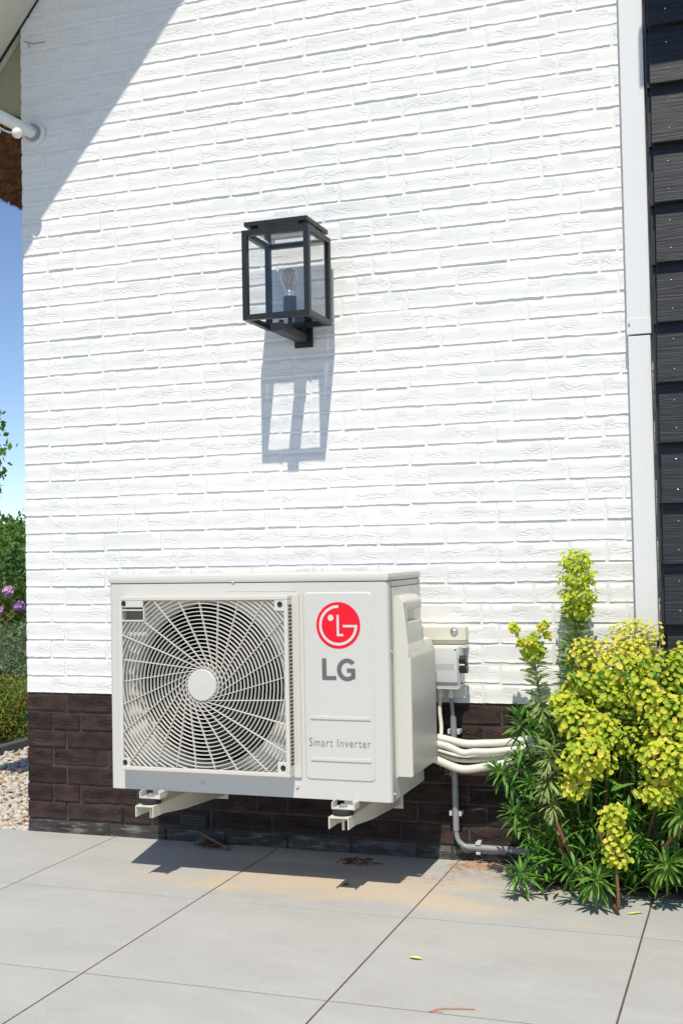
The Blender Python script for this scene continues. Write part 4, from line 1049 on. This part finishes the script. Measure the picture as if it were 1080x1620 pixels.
# leafy rosettes (front ones leaf by leaf)
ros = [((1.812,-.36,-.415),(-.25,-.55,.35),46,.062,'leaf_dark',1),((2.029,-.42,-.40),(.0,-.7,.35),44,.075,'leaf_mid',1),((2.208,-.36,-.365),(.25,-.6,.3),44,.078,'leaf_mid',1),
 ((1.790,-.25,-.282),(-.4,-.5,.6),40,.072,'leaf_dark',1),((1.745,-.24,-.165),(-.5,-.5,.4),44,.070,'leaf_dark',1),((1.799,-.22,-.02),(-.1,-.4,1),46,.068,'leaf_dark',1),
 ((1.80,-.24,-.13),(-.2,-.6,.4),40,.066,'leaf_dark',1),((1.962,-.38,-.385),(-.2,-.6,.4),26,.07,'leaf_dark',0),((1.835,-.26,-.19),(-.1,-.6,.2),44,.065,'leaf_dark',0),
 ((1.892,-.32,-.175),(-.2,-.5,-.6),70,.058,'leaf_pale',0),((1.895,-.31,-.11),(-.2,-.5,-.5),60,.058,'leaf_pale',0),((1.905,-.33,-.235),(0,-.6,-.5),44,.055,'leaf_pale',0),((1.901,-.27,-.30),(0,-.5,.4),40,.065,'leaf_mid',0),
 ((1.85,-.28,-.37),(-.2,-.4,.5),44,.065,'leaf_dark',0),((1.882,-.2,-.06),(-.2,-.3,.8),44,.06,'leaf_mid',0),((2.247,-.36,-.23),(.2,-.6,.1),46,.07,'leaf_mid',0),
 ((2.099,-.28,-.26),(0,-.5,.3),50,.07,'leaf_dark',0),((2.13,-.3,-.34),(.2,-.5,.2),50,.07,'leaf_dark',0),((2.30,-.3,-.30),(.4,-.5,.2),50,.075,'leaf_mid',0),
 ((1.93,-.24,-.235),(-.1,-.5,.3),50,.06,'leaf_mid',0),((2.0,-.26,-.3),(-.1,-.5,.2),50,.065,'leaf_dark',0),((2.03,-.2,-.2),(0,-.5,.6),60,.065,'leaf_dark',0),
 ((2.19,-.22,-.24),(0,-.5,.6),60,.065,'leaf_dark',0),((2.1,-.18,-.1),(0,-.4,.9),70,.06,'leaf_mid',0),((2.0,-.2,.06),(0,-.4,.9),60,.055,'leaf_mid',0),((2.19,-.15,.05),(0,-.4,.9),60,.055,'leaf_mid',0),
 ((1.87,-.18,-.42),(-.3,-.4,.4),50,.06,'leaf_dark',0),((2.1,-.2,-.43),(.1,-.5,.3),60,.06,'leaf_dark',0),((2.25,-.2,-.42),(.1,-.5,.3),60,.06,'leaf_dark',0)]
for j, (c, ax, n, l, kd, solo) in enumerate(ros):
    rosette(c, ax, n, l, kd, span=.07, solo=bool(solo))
    c = Vector(c); a = Vector(ax).normalized(); fx = 2.03+(c.x-2.05)*.45
    if c.z > -.44: shoot([(fx, -.11, ZG), ((fx+c.x)/2, (c.y-.11)/2, (ZG+c.z)/2-.01), tuple(c-a*.03)], .0065, .0035, R.choice(('stem_green', 'stem_red')))
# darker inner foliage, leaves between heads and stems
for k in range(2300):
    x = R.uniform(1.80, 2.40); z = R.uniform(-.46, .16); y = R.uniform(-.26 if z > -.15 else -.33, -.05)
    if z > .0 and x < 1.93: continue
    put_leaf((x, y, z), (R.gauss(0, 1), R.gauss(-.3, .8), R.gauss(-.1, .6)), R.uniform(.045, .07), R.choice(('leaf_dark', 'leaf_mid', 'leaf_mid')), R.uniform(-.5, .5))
# yellowing shed leaves and bare reddish stems
for (a, c, d) in (((1.93,-.16,ZG), (1.915,-.30,-.33), (1.90,-.33,-.22)), ((1.99,-.16,ZG), (1.95,-.31,-.37), (1.905,-.335,-.25)), ((2.16,-.2,ZG+.02), (2.2,-.33,-.33), (2.27,-.37,-.24)), ((2.0,-.22,ZG+.01), (2.05,-.33,-.38), (2.03,-.36,-.28))):
    shoot([a, c, d], .0065, .0045, 'stem_red')
for kd, b in filler.items():
    if b.v: stuff(b.build('foliage', M[kd], bush, smooth=True, fix=False))
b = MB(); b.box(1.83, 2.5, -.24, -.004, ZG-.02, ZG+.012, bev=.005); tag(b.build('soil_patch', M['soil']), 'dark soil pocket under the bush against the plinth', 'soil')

# ------------------------------------------------------------------ garden to the left of the house
def cloud(name, c, rad, n, s, mats, label, cat, trunk=True, shape=1, core=None):
    t = thing(name, label, cat, (c[0], c[1], ZG)); b = MB(); c = Vector(c)
    for k in range(n):
        v = Vector((R.gauss(0, 1), R.gauss(0, 1), R.gauss(0, 1))).normalized()*(R.random()**.45)
        p = c+Vector((v.x*rad[0], v.y*rad[1], v.z*rad[2])); nz = noise.noise(p*3.2)
        p = p+v*nz*.25*rad[2]
        if p.z < ZG: p.z = ZG+R.random()*.05
        d = Vector((R.gauss(0, 1), R.gauss(0, 1), R.gauss(.3, .8))).normalized(); e = d.orthogonal().normalized(); e = Matrix.Rotation(R.random()*6.28, 3, d) @ e; f = d.cross(e)
        l = s*R.uniform(.6, 1.3); w = l*shape*.5
        b.add([p-e*l*.5, p+f*w*.5+d*l*.05, p+e*l*.5, p-f*w*.5+d*l*.05], [(0, 1, 2, 3)], R.randrange(len(mats)))
    stuff(b.build('foliage', mats, t, fix=False))
    if trunk:
        for k in range(5):
            b = MB(); a = k*1.3; b.tube([(c.x+.03*math.cos(a), c.y+.03*math.sin(a), ZG-.02), (c.x+rad[0]*.3*math.cos(a), c.y+rad[1]*.3*math.sin(a), c.z), (c.x+rad[0]*.6*math.cos(a), c.y+rad[1]*.6*math.sin(a), c.z+rad[2]*.6)], [.02, .012, .004], 6); b.build('branch', M['stem_red'], t, smooth=True)
    return t
M['g_yellow'] = mat('shrub_yellow_green', (.17, .20, .02), .6, var=(.30, .29, .03), vscale=12, transl=.25)
M['g_mid'] = mat('shrub_green', (.05, .13, .02), .6, var=(.09, .20, .03), vscale=12, transl=.25)
M['g_dark'] = mat('shrub_dark_green', (.03, .08, .015), .45, var=(.07, .16, .025), vscale=10, transl=.15)
M['g_grey'] = mat('lavender_grey_green', (.24, .32, .18), .7, var=(.38, .44, .32), vscale=15, transl=.2)
M['g_bright'] = mat('shrub_bright_green', (.12, .25, .025), .5, var=(.20, .35, .04), vscale=6, transl=.3)
M['lilac'] = mat('lilac_petals', (.62, .34, .58), .6, var=(.78, .52, .72), vscale=60, transl=.2)
M['purple'] = mat('purple_petals', (.38, .15, .48), .6, var=(.55, .30, .62), vscale=60, transl=.2)
M['pale_bits'] = mat('pale_dry_flowers', (.5, .45, .33), .7)
cloud('low_shrub', (-1.42, 1.85, -.34), (.30, .55, .19), 9000, .030, [M['g_yellow'], M['g_yellow'], M['g_mid']], 'low yellow-green shrub just behind the dark kerb', 'shrub', shape=.5)
cloud('low_shrub', (-1.42, .65, -.36), (.28, .5, .17), 5000, .030, [M['g_yellow'], M['g_mid']], 'low yellow-green shrub nearest the house front beyond the frame edge', 'shrub', shape=.5)
lv = cloud('lavender_bush', (-1.95, 2.7, -.20), (.42, .75, .27), 11000, .04, [M['g_grey'], M['g_mid'], M['g_grey'], M['g_mid']], 'grey-green lavender-like bush behind the low yellow shrub', 'shrub', shape=.28)
b = MB()
for k in range(500):
    x = -1.95+R.gauss(0, .28); y = 2.7+R.gauss(0, .5); z = -.02+R.gauss(0, .07); l = .012
    b.add([(x-l, y, z), (x, y-l, z+l), (x+l, y, z), (x, y+l, z-l)], [(0, 1, 2, 3)])
stuff(b.build('flowers', M['pale_bits'], lv, fix=False))
rh = cloud('rhododendron', (-2.75, 4.0, .0), (.6, .9, .34), 8000, .06, [M['g_yellow'], M['g_mid'], M['g_bright']], 'rhododendron with lilac and purple flower trusses in front of the hedge', 'shrub', shape=.6)
for (x, y, z, m_) in ((-2.21, 3.06, .252, 'lilac'), (-2.06, 2.96, .16, 'purple'), (-2.24, 2.98, .13, 'lilac'), (-2.35, 3.0, .15, 'lilac'), (-2.7, 3.2, .2, 'purple'), (-2.9, 3.1, .28, 'lilac'), (-3.1, 3.4, .2, 'purple')):
    b = MB(); c = Vector((x, y, z))
    for k in range(60):
        v = Vector((R.gauss(0, 1), R.gauss(0, 1), R.gauss(.2, .8))).normalized(); p = c+v*R.uniform(.02, .042); e = v.orthogonal().normalized(); e = Matrix.Rotation(R.random()*6, 3, v) @ e; f = v.cross(e); l = R.uniform(.010, .018)
        b.add([p-e*l, p-f*l, p+e*l, p+f*l, p-v*.006], [(0, 1, 4), (1, 2, 4), (2, 3, 4), (3, 0, 4)])
    b.build('flower_truss', M[m_], rh, fix=False)
cloud('laurel_hedge', (-4.6, 6.3, .0), (1.7, 1.1, .55), 12000, .09, [M['g_dark'], M['g_dark'], M['g_mid']], 'dark glossy laurel hedge behind the rhododendron', 'hedge', shape=.7)
cloud('garden_tree', (-5.2, 8.6, .32), (1.5, 1.2, .74), 12000, .08, [M['g_bright'], M['g_mid'], M['g_bright']], 'bright green bushy tree rising behind the dark hedge', 'tree', shape=.7)
cloud('garden_tree', (-10.5, 13.5, .35), (4.2, 1.6, .9), 12000, .16, [M['g_mid'], M['g_dark']], 'bluish far tree just over the hedge top at the left edge', 'tree', shape=.7)
# tree whose outer branch reaches into the picture at the left
tt = thing('overhanging_tree', 'tree at the left edge whose small leafy branch hangs against the sky', 'tree', (-4.3, 3.9, ZG))
b = MB(); b.tube(smoothpath([(-4.3, 3.9, ZG-.05), (-4.28, 3.88, .4), (-4.2, 3.85, 1.4), (-4.3, 3.9, 2.4)], 6), [.09-.06*i/18 for i in range(19)], 10); b.build('trunk', M['stem_red'], tt, smooth=True)
M['twig'] = mat('twig_bark', (.10, .07, .045), .8)
tips = []; BRX = -2.225
for (p0, p1, p2) in (((-4.25,3.87,1.0),(-3.0,3.3,1.40),(BRX,3.0,1.36)),((-4.25,3.87,.9),(-3.0,3.3,1.22),(BRX+.05,3.0,1.18)),((-4.25,3.87,.8),(-3.0,3.25,1.0),(BRX,3.0,1.02)),((-4.28,3.87,1.2),(-3.9,3.7,1.8),(-3.4,3.5,1.95)),((-4.28,3.87,1.3),(-4.6,3.6,1.9),(-5.1,3.6,2.1))):
    P = smoothpath([p0, p1, p2], 8); b = MB(); b.tube(P, [.016-.013*i/16 for i in range(17)], 6); b.build('branch', M['twig'], tt, smooth=True); tips.append(P)
b = MB()
for P in tips:
    for k in range(520):
        f = R.uniform(.2, 1)*(len(P)-1); i = int(f); p = P[i].lerp(P[min(i+1, len(P)-1)], f-i)+Vector((R.gauss(0, .035), R.gauss(0, .06), R.gauss(0, .06)))
        d = Vector((R.gauss(0, 1), R.gauss(0, 1), R.gauss(.3, .8))).normalized(); e = Matrix.Rotation(R.random()*6.28, 3, d) @ d.orthogonal().normalized(); f2 = d.cross(e); l = R.uniform(.018, .034)
        b.add([p-e*l, p+f2*l*.55, p+e*l, p-f2*l*.55], [(0, 1, 2, 3)])
stuff(b.build('foliage', M['g_bright'], tt, fix=False))
